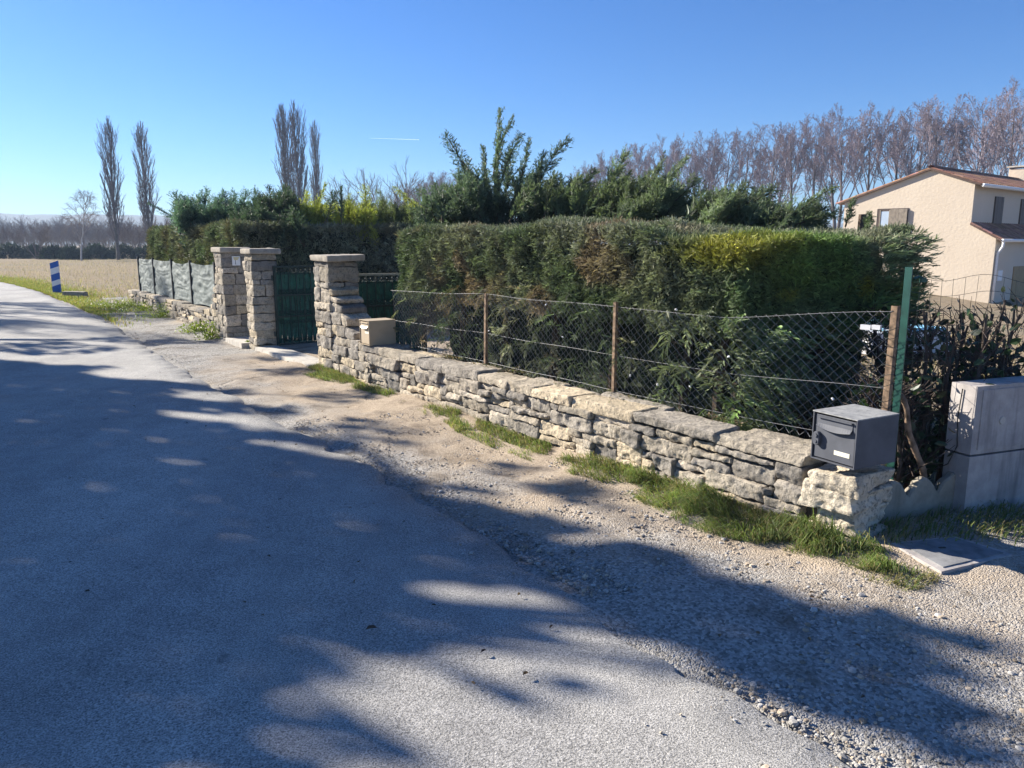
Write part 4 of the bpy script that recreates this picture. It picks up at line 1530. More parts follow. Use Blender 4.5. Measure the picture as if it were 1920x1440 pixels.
wild_cypress('cypress_tree', 'dense dark rounded cypress below the twin poplars', (*P(14.6, 2.6)[:2], 0),
             [(505, 352, 512, 418, 16.6, 0.28, (0, 0, 0)), (488, 368, 498, 418, 16.5, 0.28, (0, 0, 0)), (530, 352, 528, 418, 16.4, 0.3, (0, 0, 0)), (548, 365, 540, 418, 16.2, 0.28, (0, 0, 0)), (628, 362, 610, 418, 15.6, 0.24, (0, 0, 0.04)), (640, 352, 640, 418, 15.4, 0.2, (0, 0, 0))],
             (0.05, 0.078, 0.052), [(490, 560, 362, 412, 16.4, 0.5, 26, 0.32, 0), (430, 560, 395, 425, 15.5, 0.5, 34, 0.28, -25)])
wild_cypress('cypress_tree', 'yellow green shaggy cypress rising behind the driveway hedge', (*P(13.3, 4.0)[:2], 0),
             [(610, 345, 580, 420, 16.6, 0.18, (0, 0, 0.0)), (575, 365, 572, 420, 16.4, 0.24, (0, 0, 0)), (683, 350, 690, 410, 17.0, 0.2, (0, 0, 0)), (740, 352, 800, 405, 16.0, 0.14, (0, 0, 0.03)), (655, 370, 668, 415, 16.8, 0.2, (0, 0, 0))],
             YG, [(545, 700, 382, 428, 16.7, 0.6, 80, 0.26, 0)])
wild_cypress('cypress_tree', 'olive green cypress filling the gap above the driveway, left of the near hedge', (*P(12.9, 5.4)[:2], 0),
             [(712, 360, 730, 420, 17.7, 0.22, (0, 0, 0)), (760, 372, 770, 420, 17.6, 0.22, (0, 0, 0)), (835, 350, 850, 405, 17.2, 0.22, (0, 0, 0))],
             (0.125, 0.15, 0.065), [(680, 880, 378, 425, 17.6, 0.7, 70, 0.25, 0)])

# ---------------------------------------------------------------- bare trees
def grow(seed, H, style):
    """returns (trunk MB, crown MB) for a leafless tree of height H at the origin"""
    r = np.random.default_rng(seed)
    trunk, crown = MB(), MB()
    lev = {1: [], 2: [], 3: [], 4: []}

    def path(p, d, L, n, wander, up):
        pts = [np.array(p)]
        d = np.array(d) / np.linalg.norm(d)
        for k in range(n - 1):
            d = d + r.normal(size=3) * wander + np.array([0, 0, up])
            d /= np.linalg.norm(d)
            pts.append(pts[-1] + d * L / (n - 1))
        return np.array(pts)

    def out(ang, az):
        return np.array([math.sin(ang) * math.cos(az), math.sin(ang) * math.sin(az), math.cos(ang)])

    if style == 'plane':
        tp = path((0, 0, -0.2), (0, 0, 1), H * 0.80, 12, 0.045, 0.06)
        trunk.tube(tp, np.interp(np.linspace(0, 1, 12), [0, 0.1, 0.5, 1], [0.034, 0.025, 0.016, 0.004]) * H * 0.58, 8, (0.13, 0.105, 0.095))
        for k in range(12):
            f = 0.30 + 0.65 * (k + r.random()) / 12
            p = np.array([np.interp(f, np.linspace(0, 1, 12), tp[:, j]) for j in range(3)])
            az = k * 2.4 + r.normal() * 0.4
            L = H * (0.50 - 0.30 * f) * r.uniform(0.85, 1.1)
            lev[1].append((path(p, out(r.uniform(0.4, 0.7) * (1.0 + 0.25 * (f > 0.75)), az), L, 8, 0.07, 0.075), 0.006 * H * (1.25 - f)))
        n2, n3, n4 = 10, 8, 6
        l2, l3, l4 = 0.36, 0.45, 0.5
        col = (0.25, 0.222, 0.25)
    elif style == 'poplar':
        tp = path((0, 0, -0.2), (0, 0, 1), H * 0.97, 14, 0.02, 0.08)
        trunk.tube(tp, np.interp(np.linspace(0, 1, 14), [0, 0.1, 0.5, 1], [0.032, 0.022, 0.012, 0.002]) * H * 0.55, 8, (0.13, 0.12, 0.11))
        for k in range(80):
            f = 0.10 + 0.87 * (k + r.random()) / 80
            p = np.array([np.interp(f, np.linspace(0, 1, 14), tp[:, j]) for j in range(3)])
            L = H * min(0.26, (1.04 - f) * 0.62) * r.uniform(0.7, 1.1)
            lev[1].append((path(p, out(r.uniform(0.26, 0.42), k * 2.4 + r.normal() * 0.5), L, 8, 0.03, 0.10), 0.0034 * H * (1.2 - 0.8 * f)))
        n2, n3, n4 = 9, 5, 0
        l2, l3, l4 = 0.36, 0.4, 0.4
        col = (0.165, 0.148, 0.155)
    elif style == 'birch':
        tp = path((0, 0, -0.2), (0.12, 0, 1), H * 0.9, 12, 0.08, 0.03)
        trunk.tube(tp, np.linspace(0.013, 0.003, 12) * H, 8, (0.42, 0.40, 0.38))
        for k in range(16):
            f = 0.3 + 0.66 * (k + r.random()) / 16
            p = np.array([np.interp(f, np.linspace(0, 1, 12), tp[:, j]) for j in range(3)])
            lev[1].append((path(p, out(r.uniform(0.5, 0.9), k * 2.4), H * 0.36 * (1.15 - 0.7 * f), 8, 0.08, 0.02), 0.004 * H))
        n2, n3, n4 = 9, 7, 0
        l2, l3, l4 = 0.5, 0.9, 0.4
        col = (0.24, 0.20, 0.175)
    else:                                   # round shrubby crown on several stems
        for k in range(7):
            az = k * 2.4 + r.normal() * 0.3
            lev[1].append((path((0.02 * H * math.cos(az), 0.02 * H * math.sin(az), -0.1), out(r.uniform(0.08, 0.5), az), H * r.uniform(0.75, 1.0), 9, 0.06, 0.03), 0.0055 * H))
        trunk.tube(path((0, 0, -0.2), (0, 0, 1), H * 0.5, 6, 0.05, 0.03), np.linspace(0.014, 0.008, 6) * H, 7, (0.15, 0.12, 0.10))
        n2, n3, n4 = 16, 11, 0
        l2, l3, l4 = 0.36, 0.42, 0.4
        col = (0.19, 0.155, 0.14)
    droop = -0.10 if style == 'birch' else (0.10 if style == 'poplar' else 0.07)
    for (n_, l_, a, b_, ang) in ((n2, l2, 1, 2, (0.35, 0.7)), (n3, l3, 2, 3, (0.35, 0.8)), (n4, l4, 3, 4, (0.3, 0.9))):
        for (pts, rad) in lev[a]:
            L = np.linalg.norm(pts[-1] - pts[0])
            for k in range(n_):
                f = (0.3 if a > 1 else 0.4) + (0.7 if a > 1 else 0.6) * (k + r.random()) / n_
                x = f * (len(pts) - 1)
                i = min(int(x), len(pts) - 2)
                p = pts[i] + (pts[i + 1] - pts[i]) * (x - i)
                d = nrm(pts[i + 1] - pts[i])
                sd = r.normal(size=3)
                sd = nrm(sd - d * (sd @ d))
                an = r.uniform(*ang) * (0.6 if style == 'poplar' else 1)
                dd_ = d * math.cos(an) + sd * math.sin(an)
                up = droop * (3.0 if (style == 'birch' and b_ == 3) else (0.3 if style == 'plane' and b_ >= 3 else 1))
                lev[b_].append((path(p, dd_, L * l_ * (1.25 - 0.6 * f) * r.uniform(0.7, 1.2), {2: 5, 3: 4, 4: 3}[b_], 0.10, up), rad * (0.5 if b_ < 4 else 0.7)))
    minr = (0.00024 if style == 'plane' else 0.00036) * H
    for a, k in ((1, 5), (2, 4), (3, 3), (4, 3)):
        if not lev[a]:
            continue
        Pn = np.array([q[0] for q in lev[a]])
        R0 = np.array([max(q[1], minr) for q in lev[a]])
        Rn = R0[:, None] * np.linspace(1, 0.45, Pn.shape[1])[None]
        cc = np.array(col)[None] * (1 + 0.15 * r.normal(size=(len(Pn), 1)))
        if style == 'plane' and a >= 3:
            cc = cc * np.array([1.03, 0.95, 0.95])
        crown.tubes(Pn, Rn, k, np.clip(cc, 0.02, 1))
    if style == 'plane':                    # seed balls hanging in the top twigs
        ends = np.array([q[0][-1] for q in lev[3]])
        ends = ends[r.random(len(ends)) < 0.8]
        tv = np.array([(1, 0, 0), (-1, 0, 0), (0, 1, 0), (0, -1, 0), (0, 0, 1), (0, 0, -1)], float)
        tf = np.array([(0, 2, 4), (2, 1, 4), (1, 3, 4), (3, 0, 4), (2, 0, 5), (1, 2, 5), (3, 1, 5), (0, 3, 5)])
        crown.inst(tv, tf, ends, rnd_unit(len(ends), r), rnd_unit(len(ends), r), 0.0026 * H * r.uniform(0.7, 1.3, len(ends)), (0.17, 0.12, 0.10))
    return trunk, crown


def tree_proto(seed, H, style):
    t, c = grow(seed, H, style)
    zt = max(q[:, 2].max() for q in c.v) / H
    for q in c.v + t.v:
        q[:, 2] = np.where(q[:, 2] > 0, q[:, 2] / zt, q[:, 2])
    return t.mesh('trunk', M['bark'], smooth=True), c.mesh('crown', M['bark'])


PL = [tree_proto(100 + k, 16.0, 'plane') for k in range(5)]
PO = [tree_proto(200 + k, 15.0, 'poplar') for k in range(3)]
BI = tree_proto(301, 7.5, 'birch')
SHR = [tree_proto(400 + k, 6.0, 'shrub') for k in range(4)]


def put_tree(name, meshes, loc, rot, scl, label, cat='tree', group=None):
    root = thing(name, loc, label, cat, group)
    root.rotation_euler = (0, 0, rot)
    root.scale = scl if hasattr(scl, '__len__') else (scl,) * 3
    for nm, me in zip(('trunk', 'crown'), meshes):
        o = bpy.data.objects.new(nm, me)
        COL.objects.link(o)
        o.parent = root
    return root


random.seed(9)
# plane row behind the house: (pixel x of trunk, pixel y of the top)
ROW = [(1915, 148), (1846, 170), (1790, 172), (1738, 178), (1690, 190), (1640, 194), (1590, 196), (1545, 208), (1498, 214), (1450, 232), (1405, 236), (1362, 240), (1318, 242), (1277, 250), (1240, 256), (1206, 262), (1176, 268), (1148, 278), (1124, 288), (1102, 300)]
ROWL = ['bare plane tree at the right edge of the photo behind the chimney', 'bare plane tree rising just left of the chimney', 'bare plane tree over the right roof slope near the eave',
        'bare plane tree standing above the roof ridge', 'bare plane tree rising just left of the roof ridge', 'bare plane tree above the middle of the left roof slope', 'bare plane tree above the lower left eave of the house',
        'bare plane tree in the clear gap just left of the house', 'second bare plane tree left of the house', 'broad crowned bare plane tree, third left of the house', 'fourth bare plane tree left of the house']
cy = math.cos(PITCH)
for k, (x, ytop) in enumerate(ROW):
    f = k / (len(ROW) - 1)
    # the row runs parallel to the lane; distance follows from where its line crosses this bearing
    b0 = (x - 960) / FPX / 1.04
    X0, Y0, dx, dy = 47.0, 75.0, -0.545, 0.838
    lam = (X0 - b0 * Y0) / (b0 * dy - dx)
    Yd = Y0 + lam * dy
    top = at(x, ytop, Yd)
    gz = float(ground_z(np.array([top[0]]), np.array([Yd]))[0])
    Hh = (top[2] - gz) / 16.0
    lab = ROWL[k] if k < len(ROWL) else 'distant bare plane tree in the crowded left end of the row behind the cypresses'
    put_tree('plane_tree', PL[k % 5], (top[0], Yd, gz), random.uniform(0, 6.28), (Hh * 0.92, Hh * 0.92, Hh), lab, 'tree', 'bare plane trees in a row behind the house')
# a second, thinner line just behind it
for k in range(5):
    x = 1870 - k * 140 + random.uniform(-12, 12)
    b0 = (x - 960) / FPX / 1.04
    X0, Y0 = 56.0, 86.0
    lam = (X0 - b0 * Y0) / (b0 * 0.838 + 0.545)
    Yd = Y0 + lam * 0.838
    ytop = np.interp(x, [1100, 1320, 1520, 1740, 1920], [305, 250, 220, 190, 165])
    top = at(x, ytop, Yd)
    put_tree('plane_tree', PL[(k * 2 + 1) % 5], (top[0], Yd, -1.0), random.uniform(0, 6.28), (top[2] + 1) / 16.0, 'thin bare plane tree in the second line, half hidden behind the first row', 'tree', 'bare plane trees of the second line')
# the row's lower far end, left of the tall cypress
for k, (x, yt) in enumerate(((880, 322), (858, 318), (838, 320), (818, 322), (798, 330), (778, 338), (1080, 312), (1050, 330))):
    Yd = 150 + 3 * k
    top = at(x, yt, Yd)
    put_tree('plane_tree', PL[k % 5], (top[0], Yd, -0.5), k * 1.3, ((top[2] + 0.5) / 16.0 * 1.15,) * 2 + ((top[2] + 0.5) / 16.0,), 'far hazy plane tree at the low end of the row beside the tallest cypress', 'tree', 'far end of the plane row')
# rounder bare trees over the driveway
for k, (x, yt, Yd, lab) in enumerate(((702, 298, 46, 'rounded bare tree with upright twigs above the yellow green cypress'), (772, 318, 50, 'smaller bare tree between the rounded bare tree and the tallest cypress'), (655, 345, 52, 'low bare tree at the left side of the rounded bare tree'))):
    top = at(x, yt, Yd)
    put_tree('bare_tree', SHR[k], (top[0], Yd, -0.1), k * 2.0, (top[2] + 0.1) / 6.0, lab)
# poplars
for (x, yt, Yd, k, wd_, lab) in ((192, 215, 80, 0, 0.88, 'tall bare columnar poplar, the left one of the pair in the far field'), (259, 225, 82, 1, 0.92, 'tall bare columnar poplar, the right one of the pair in the far field'),
                                 (529, 192, 84, 2, 0.85, 'bare columnar poplar behind the driveway hedge, left trunk of the close pair'), (547, 186, 82, 0, 0.85, 'bare columnar poplar behind the driveway hedge, right trunk of the close pair'),
                                 (581, 222, 84, 1, 0.62, 'slim bare poplar standing right of the close pair')):
    top = at(x, yt, Yd)
    hs = (top[2] + 0.1) / 15.0
    put_tree('poplar_tree', PO[k], (top[0] + 0.3, Yd, -0.08), 1.7 * k + x, (hs * wd_, hs * wd_, hs), lab, 'tree', 'bare poplars')
top = at(128, 350, 76)
put_tree('birch_tree', BI, (at(152, 484, 76)[0], 76, -0.08), 2.6, (top[2]) / 7.5, 'pale barked drooping birch in front of the far wood')
# brown drooping tree and neighbours at the field edge
for k, (x, yt, Yd, wd_, lab) in enumerate(((62, 412, 84, 1.5, 'reddish brown drooping bare tree at the left end of the field edge'), (18, 418, 90, 1.3, 'dense dark bare tree at the left edge of the photo beyond the field'),
                                           (228, 400, 92, 1.0, 'thin bare tree between the two tall poplars'), (300, 395, 95, 1.2, 'thin bare tree right of the tall poplars above the hedge end'), (172, 430, 95, 1.4, 'low reddish bare tree behind the left poplar'))):
    top = at(x, yt, Yd)
    put_tree('bare_tree', SHR[k % 4], (top[0], Yd, -0.08), k * 1.1, ((top[2]) / 6.0 * wd_,) * 2 + ((top[2]) / 6.0,), lab)

# far wood: a mass of bare crowns
tv_all = []
wood = MB()
protos = []
for k in range(3):
    t, c = grow(500 + k, 6.0, 'shrub')
    vv = np.concatenate(t.v + c.v)
    ff = [q for q in t.f + [w + t.n for w in c.f]]
    protos.append((vv, ff, np.concatenate(t.c + c.c)))
for k in range(90):
    x = random.uniform(-60, 420)
    Yd = random.uniform(105, 230)
    yt = random.uniform(414, 436)
    top = at(x, yt, Yd)
    s_ = (top[2]) / 5.6
    vv, ff, cc = protos[k % 3]
    a = random.uniform(0, 6.28)
    R = np.array([[math.cos(a), -math.sin(a), 0], [math.sin(a), math.cos(a), 0], [0, 0, 1]])
    b0 = wood.n
    wood.v.append(vv @ R.T * np.array([s_ * 1.4, s_ * 1.4, s_]) + np.array([top[0], Yd, -0.1]))
    wood.c.append(cc)
    wood.n += len(vv)
    for q in ff:
        wood.f.append(q + b0)
o = wood.build('woodland', M['bark'])
tag(o, 'hazy far off bare wood beyond the field', 'woodland', kind='stuff')
# dark evergreen bushes along the field edge
random.seed(21)
for k, (x, yt, w_, Yd, lab) in enumerate(((20, 460, 4.6, 86, 'dark evergreen bush at the left edge of the photo along the field'), (100, 464, 3.2, 84, 'dark evergreen bush between the brown drooping tree and the birch'), (132, 466, 2.2, 82, 'small dark bush just left of the birch trunk'),
                                         (178, 462, 3.0, 83, 'rounded dark bush left of the left poplar trunk'), (228, 462, 4.0, 84, 'wide dark bush between the two poplar trunks'), (272, 466, 3.0, 86, 'dark bush at the right end of the field edge beside the hedge'), (63, 462, 3.4, 90, 'dark evergreen bush behind the brown drooping tree'))):
    top = at(x, yt, Yd)
    root = thing('evergreen_bush', (top[0], Yd, -0.08), lab, 'bush', 'evergreen bushes along the field edge')
    mb = MB()
    n = 900
    d = rnd_unit(n)
    d[:, 2] = np.abs(d[:, 2])
    pos = np.array([top[0], Yd, 0]) + d * np.array([w_ / 2.6, 1.0, top[2]]) * rng.uniform(0.55, 1.05, (n, 1))
    mb.inst(*SPRAY, pos, nrm(d + rnd_unit(n)), rnd_unit(n), 0.55 * rng.uniform(0.6, 1.3, n), np.clip(np.array([0.035, 0.05, 0.03]) * (1 + 0.3 * rng.normal(size=(n, 1))), 0.01, 1))
    mb.build('foliage', M['leaf'], root)
    tk = MB()
    for q in range(5):
        tk.tube([np.array([top[0], Yd, -0.1]), np.array([top[0] + random.uniform(-1, 1), Yd, top[2] * 0.7])], [0.06, 0.02], 5, (0.1, 0.08, 0.06))
    tk.build('stems', M['bark'], root)

# hills
for nm, Yd, prof, lab in (('hills', 900, [(-900, 400), (0, 397), (40, 403), (200, 404), (420, 405), (900, 412), (2000, 425), (3000, 430)], 'low wooded ridge on the horizon'),
                          ('hills', 1000, [(-900, 396), (0, 396), (20, 399), (90, 412), (2000, 440)], 'far blue hill at the left horizon')):
    mb = MB()
    xs = np.linspace(-900, 2900, 320)
    ys = np.interp(xs, [q[0] for q in prof], [q[1] for q in prof])
    vv = []
    for k, (x, y) in enumerate(zip(xs, ys)):
        b0 = (x - 960) / FPX
        zt = CAM_Z + (455 - y) / FPX * Yd
        zt = zt * (1 + 0.03 * vnoise(np.array([[x * 0.05, 0, 0]]), 3)[0] + 0.012 * vnoise(np.array([[x * 0.3, 0, 0]]), 4)[0])
        for (dy, fz) in ((-220, -0.02), (-130, 0.45), (-60, 0.82), (0, 1.0), (160, 0.7), (350, -0.02)):
            vv.append((b0 * (Yd + dy), Yd + dy, zt * fz - 0.3))
    idx = np.arange(len(vv)).reshape(len(xs), 6)
    mb.add(vv, np.stack([idx[:-1, :-1], idx[1:, :-1], idx[1:, 1:], idx[:-1, 1:]], -1).reshape(-1, 4))
    o = mb.build(nm, M['hill'], smooth=True)
    tag(o, lab, 'hill', kind='structure')

# ---------------------------------------------------------------- the house
R2 = nrm(np.array([0.77, 0.638]))                  # along the ridge, away to the right
G2 = np.array([-R2[1], R2[0]])                     # along the gable, to the left
HC = np.array([18.7, 32.0])
ZB = -1.25
house = thing('house', (20, 35, -1.1), 'cream stuccoed two storey house with terracotta roof and lean-to behind the hedge', 'house')


def HP(r_, g_, z_):
    q = HC + r_ * R2 + g_ * G2
    return np.array([q[0], q[1], z_])


LEN = 16.0
EZ, RZ, LZ = 4.02, 4.66, 3.46                      # right eave, ridge, left eave
RG, LG = 1.72, 5.4
prof = [(0, ZB), (0, EZ), (RG, RZ), (LG, LZ), (LG, ZB)]
mb = MB()
vv = [HP(0, g_, z_) for g_, z_ in prof] + [HP(LEN, g_, z_) for g_, z_ in prof]
mb.add(vv, [(0, 1, 6, 5), (4, 9, 8, 3)])
mb.f.append(np.array([[0, 4, 1], [1, 4, 3], [1, 3, 2]]))
mb.f.append(np.array([[5, 6, 9], [6, 8, 9], [6, 7, 8]]))
# lean-to (projects to the right of the gable)
LD, LT, LO = 0.98, 2.36, 1.84
vv = [HP(0.0, 0, ZB), HP(0.0, -LD, ZB), HP(0.0, -LD, LO), HP(0.0, 0, LT), HP(LEN, 0, ZB), HP(LEN, -LD, ZB), HP(LEN, -LD, LO), HP(LEN, 0, LT)]
mb.add(vv, [(0, 3, 2, 1), (1, 2, 6, 5), (4, 5, 6, 7)])
mb.build('wall', M['stucco'], house)


def tiles(r0, r1, ga, za, gb, zb, name, over=0.25):
    """canal tiles: ridges along the slope from (ga,za) upper to (gb,zb) lower"""
    mb = MB()
    wl = 0.24
    nrow = max(2, int(abs(np.hypot(gb - ga, zb - za)) / 0.36))
    nr = int((r1 - r0) / wl)
    uu_ = np.linspace(0, 1, 7)
    for c in range(nr):
        for k in range(nrow):
            f0, f1 = k / nrow, (k + 1) / nrow + 0.04
            col = np.array((0.31, 0.165, 0.11)) * random.uniform(0.7, 1.25) * np.array((1, random.uniform(0.9, 1.12), random.uniform(0.85, 1.2)))
            vv = []
            for f in (f0, f1):
                lift = 0.035 if f == f1 else 0.015
                for u in uu_:
                    a = u * math.pi
                    rr = r0 + c * wl + wl * 0.5 - math.cos(a) * wl * 0.36
                    z_ = za + (zb - za) * f + math.sin(a) * 0.062 + lift * 0.7
                    vv.append(HP(rr, ga + (gb - ga) * f, z_))
            mb.add(vv, [(j, j + 1, j + 8, j + 7) for j in range(6)], col)
    # under tiles
    vv = [HP(r0, ga, za + 0.012), HP(r1, ga, za + 0.012), HP(r1, gb, zb + 0.012), HP(r0, gb, zb + 0.012), HP(r0, ga, za - 0.06), HP(r1, ga, za - 0.06), HP(r1, gb, zb - 0.06), HP(r0, gb, zb - 0.06)]
    mb.add(vv, [(0, 3, 2, 1), (4, 5, 6, 7), (0, 4, 7, 3), (3, 7, 6, 2), (1, 2, 6, 5), (0, 1, 5, 4)], (0.13, 0.085, 0.065))
    return mb.build(name, M['tile'], house)


random.seed(4)
sl1 = (RZ - EZ) / RG
sl2 = (RZ - LZ) / (LG - RG)
rf = tiles(-0.12, LEN, RG, RZ + 0.06, -0.28, EZ - 0.28 * sl1 + 0.06, 'roof')
tiles(-0.12, LEN, RG, RZ + 0.062, LG + 0.25, LZ - 0.25 * sl2 + 0.062, 'roof')
tiles(-0.10, LEN, -0.004, LT + 0.07, -LD - 0.22, LO - 0.12 + 0.05, 'lean_to_roof')
mb = MB()
for k in range(int(LEN / 0.4)):
    vv = []
    for rr in (-0.12 + k * 0.4, -0.12 + (k + 1) * 0.4 + 0.03):
        for u in np.linspace(0, 1, 7):
            a = u * math.pi
            vv.append(HP(rr, RG + 0.13 * math.cos(a), RZ + 0.10 + 0.09 * math.sin(a)))
    mb.add(vv, [(j, j + 1, j + 8, j + 7) for j in range(6)], np.array((0.27, 0.15, 0.10)) * random.uniform(0.75, 1.2))
mb.build('ridge_tiles', M['tile'], house)
# chimney
mb = MB()
mb.box(HP(9.9, RG - 0.6, RZ - 0.5), HP(0.62, 0, 0) - HP(0, 0, 0), HP(0, 1.0, 0) - HP(0, 0, 0), (0, 0, 1.12))
ch = mb.build('chimney', M['stucco'], house)
mb = MB()
mb.box(HP(9.82, RG - 0.7, RZ + 0.70), HP(0.78, 0, 0) - HP(0, 0, 0), HP(0, 1.2, 0) - HP(0, 0, 0), (0, 0, 0.07))
for g_ in (0.0, 0.95):
    mb.box(HP(9.9, RG - 0.6 + g_, RZ + 0.622), HP(0.62, 0, 0) - HP(0, 0, 0), HP(0, 0.05, 0) - HP(0, 0, 0), (0, 0, 0.078))
mb.build('chimney_cap', M['slab'], ch)
# gutters and downpipe
mb = MB()
mb.tube([HP(-0.1, -0.36, EZ - 0.10), HP(LEN, -0.36, EZ - 0.10)], 0.075, 10)
mb.build('gutter', M['white'], house, smooth=True)
mb = MB()
mb.tube([HP(-0.08, -LD - 0.28, LO - 0.10), HP(LEN, -LD - 0.28, LO - 0.10)], 0.07, 10)
gt = mb.build('gutter', M['white'], house, smooth=True)
mb = MB()
mb.tube([HP(0.02, -LD - 0.28, LO - 0.12), HP(0.05, -LD - 0.26, LO - 0.34), HP(0.12, -LD - 0.075, LO - 0.62), HP(0.12, -LD - 0.07, LO - 0.9), HP(0.12, -LD - 0.07, ZB)], 0.05, 10)
mb.build('downpipe', M['white'], house, smooth=True)
# gable window: opening with pane, frame and one half closed shutter
wz0, wz1 = 2.10, 3.13
g0_, g1_ = 2.52, 3.86
fo = -0.006
mb = MB()
mb.box(HP(fo - 0.02, g0_, wz0 + 0.0), HP(0, g1_ - g0_, 0) - HP(0, 0, 0), HP(0.02, 0, 0) - HP(0, 0, 0), (0, 0, wz1 - wz0))
wf = mb.build('window', M['brown'], house)
mb = MB()
mb.box(HP(fo - 0.035, g0_ + 0.80, wz0), HP(0, 0.36, 0) - HP(0, 0, 0), HP(0.012, 0, 0) - HP(0, 0, 0), (0, 0, wz1 - wz0 - 0.12))
mb.build('pane', M['glass'], wf)
mb = MB()
for gg in (g0_ + 0.76, g0_ + 1.17):
    mb.box(HP(fo - 0.05, gg, wz0), HP(0, 0.05, 0) - HP(0, 0, 0), HP(0.03, 0, 0) - HP(0, 0, 0), (0, 0, wz1 - wz0 - 0.06))
mb.build('frame', M['grey_wood'], wf)
mb = MB()
for k in range(6):
    mb.box(HP(fo - 0.09 - 0.0015 * (k % 2), g0_ + 0.02 + k * 0.12, wz0), HP(0, 0.117, 0) - HP(0, 0, 0), HP(0.04, 0, 0) - HP(0, 0, 0), (0, 0, wz1 - wz0 - 0.03))
mb.build('shutter', M['grey_wood'], house)
mb = MB()
mb.box(HP(fo - 0.03, g1_, wz0), HP(0, 0.16, 0) - HP(0, 0, 0), HP(0.03, 0, 0) - HP(0, 0, 0), (0, 0, wz1 - wz0))
mb.build('window_surround', M['stucco'], house)
# shutters of the upper right wall
for r_ in (2.25, 5.35):
    mb = MB()
    for k in range(4):
        mb.box(HP(r_ + k * 0.23, -0.06 - 0.004 * (k % 2), 2.42), HP(0.226, 0, 0) - HP(0, 0, 0), HP(0, 0.06, 0) - HP(0, 0, 0), (0, 0, 1.16))
    mb.build('shutter', M['brown'], house)
    mb = MB()
    mb.box(HP(r_ - 0.06, -0.10, 2.37), HP(1.05, 0, 0) - HP(0, 0, 0), HP(0, 0.098, 0) - HP(0, 0, 0), (0, 0, 0.05))
    mb.build('sill', M['slab'], house)
mb = MB()
mb.box(HP(2.3, -LD - 0.03, -0.75), HP(1.9, 0, 0) - HP(0, 0, 0), HP(0, 0.03, 0) - HP(0, 0, 0), (0, 0, 1.42))
mb.build('roller_shutter', M['tan_panel'], house)
mb = MB()
mb.box(HP(0.55, -LD - 0.03, 0.12), HP(0.5, 0, 0) - HP(0, 0, 0), HP(0, 0.03, 0) - HP(0, 0, 0), (0, 0, 0.42))
mb.build('meter_hatch', M['white'], house)

# ---------------------------------------------------------------- trimmed twiggy shrubs at the right
LEAF = (np.array([(0, 0, 0), (0.28, 0.35, 0.05), (0.22, 0.75, 0.02), (0, 1.0, -0.08), (-0.22, 0.75, 0.02), (-0.28, 0.35, 0.05), (0, 0.5, -0.03)]),
        np.array([(0, 1, 6), (1, 2, 6), (2, 3, 6), (3, 4, 6), (4, 5, 6), (5, 0, 6)]))


def twiggy(loc, h, spread, seed, nleaf, label, leafcol):
    r = np.random.default_rng(seed)
    root = thing('laurel_shrub', (*loc, 0), label, 'shrub', 'clipped shrubs behind the cabinet')
    mb, lf = MB(), MB()
    base = np.array([*loc, -0.05])
    tips, dirs = [], []
    for k in range(10):
        az = k * 2.4
        b0 = base + np.array([math.cos(az), math.sin(az), 0]) * 0.08
        tp = base + np.array([math.cos(az) * spread * r.uniform(0.25, 1), math.sin(az) * spread * r.uniform(0.25, 0.8), h * r.uniform(0.82, 1.0)])
        md = (b0 + tp) / 2 + np.array([math.cos(az), math.sin(az), 0]) * 0.12 + r.normal(size=3) * 0.05
        pts = bez(b0, md, tp, 8) + r.normal(size=(8, 3)) * 0.012
        mb.tube(pts, np.linspace(0.017, 0.007, 8), 6, (0.07, 0.055, 0.045))
        for q in range(15):
            f = r.uniform(0.25, 1.0)
            i = min(int(f * 7), 6)
            p = pts[i]
            d = nrm(nrm(pts[i + 1] - pts[i]) + 1.0 * rnd_unit(1, r)[0] + np.array([0, 0, 0.35]))
            L = r.uniform(0.1, 0.32)
            e = p + d * L
            e[2] = min(e[2], h * r.uniform(0.97, 1.04))
            mb.tube([p, (p + e) / 2 + r.normal(size=3) * 0.012, e], [0.005, 0.004, 0.0025], 4, (0.075, 0.058, 0.048))
            for w in range(4):
                p2 = p + (e - p) * r.uniform(0.2, 1)
                e2 = p2 + nrm(d + 1.1 * rnd_unit(1, r)[0]) * r.uniform(0.05, 0.16)
                e2[2] = min(e2[2], h * r.uniform(0.97, 1.05))
                mb.tube([p2, e2], [0.003, 0.0016], 3, (0.08, 0.06, 0.05))
                tips.append(e2)
                dirs.append(nrm(e2 - p2))
    tips, dirs = np.array(tips), np.array(dirs)
    k = r.integers(0, len(tips), nleaf)
    pos = tips[k] + r.normal(size=(nleaf, 3)) * 0.035
    pos[:, 2] = np.where(r.random(nleaf) < 0.75, np.minimum(pos[:, 2], h * r.uniform(0.2, 0.85, nleaf)), pos[:, 2])
    lf.inst(*LEAF, pos, nrm(dirs[k] + rnd_unit(nleaf, r)), rnd_unit(nleaf, r), r.uniform(0.04, 0.085, nleaf), np.clip(np.array(leafcol) * (1 + 0.3 * r.normal(size=(nleaf, 1))), 0.01, 1))
    mb.build('branches', M['bark'], root)
    lf.build('leaves', M['broad'], root)


twiggy((2.86, 4.98), 1.30, 0.42, 61, 620, 'dark hard pruned shrub with sparse leaves between the green post and the cabinet', (0.03, 0.055, 0.024))
twiggy((2.33, 4.68), 0.86, 0.11, 64, 420, 'leafy laurel shoots squeezed between the green post and the concrete cabinet', (0.03, 0.055, 0.024))
twiggy((3.62, 5.30), 1.33, 0.55, 62, 650, 'dark hard pruned shrub behind the concrete cabinet at the right edge', (0.03, 0.04, 0.02))
twiggy((3.15, 5.75), 1.22, 0.55, 63, 600, 'twiggy shrub standing furthest back behind the cabinet', (0.03, 0.042, 0.02))

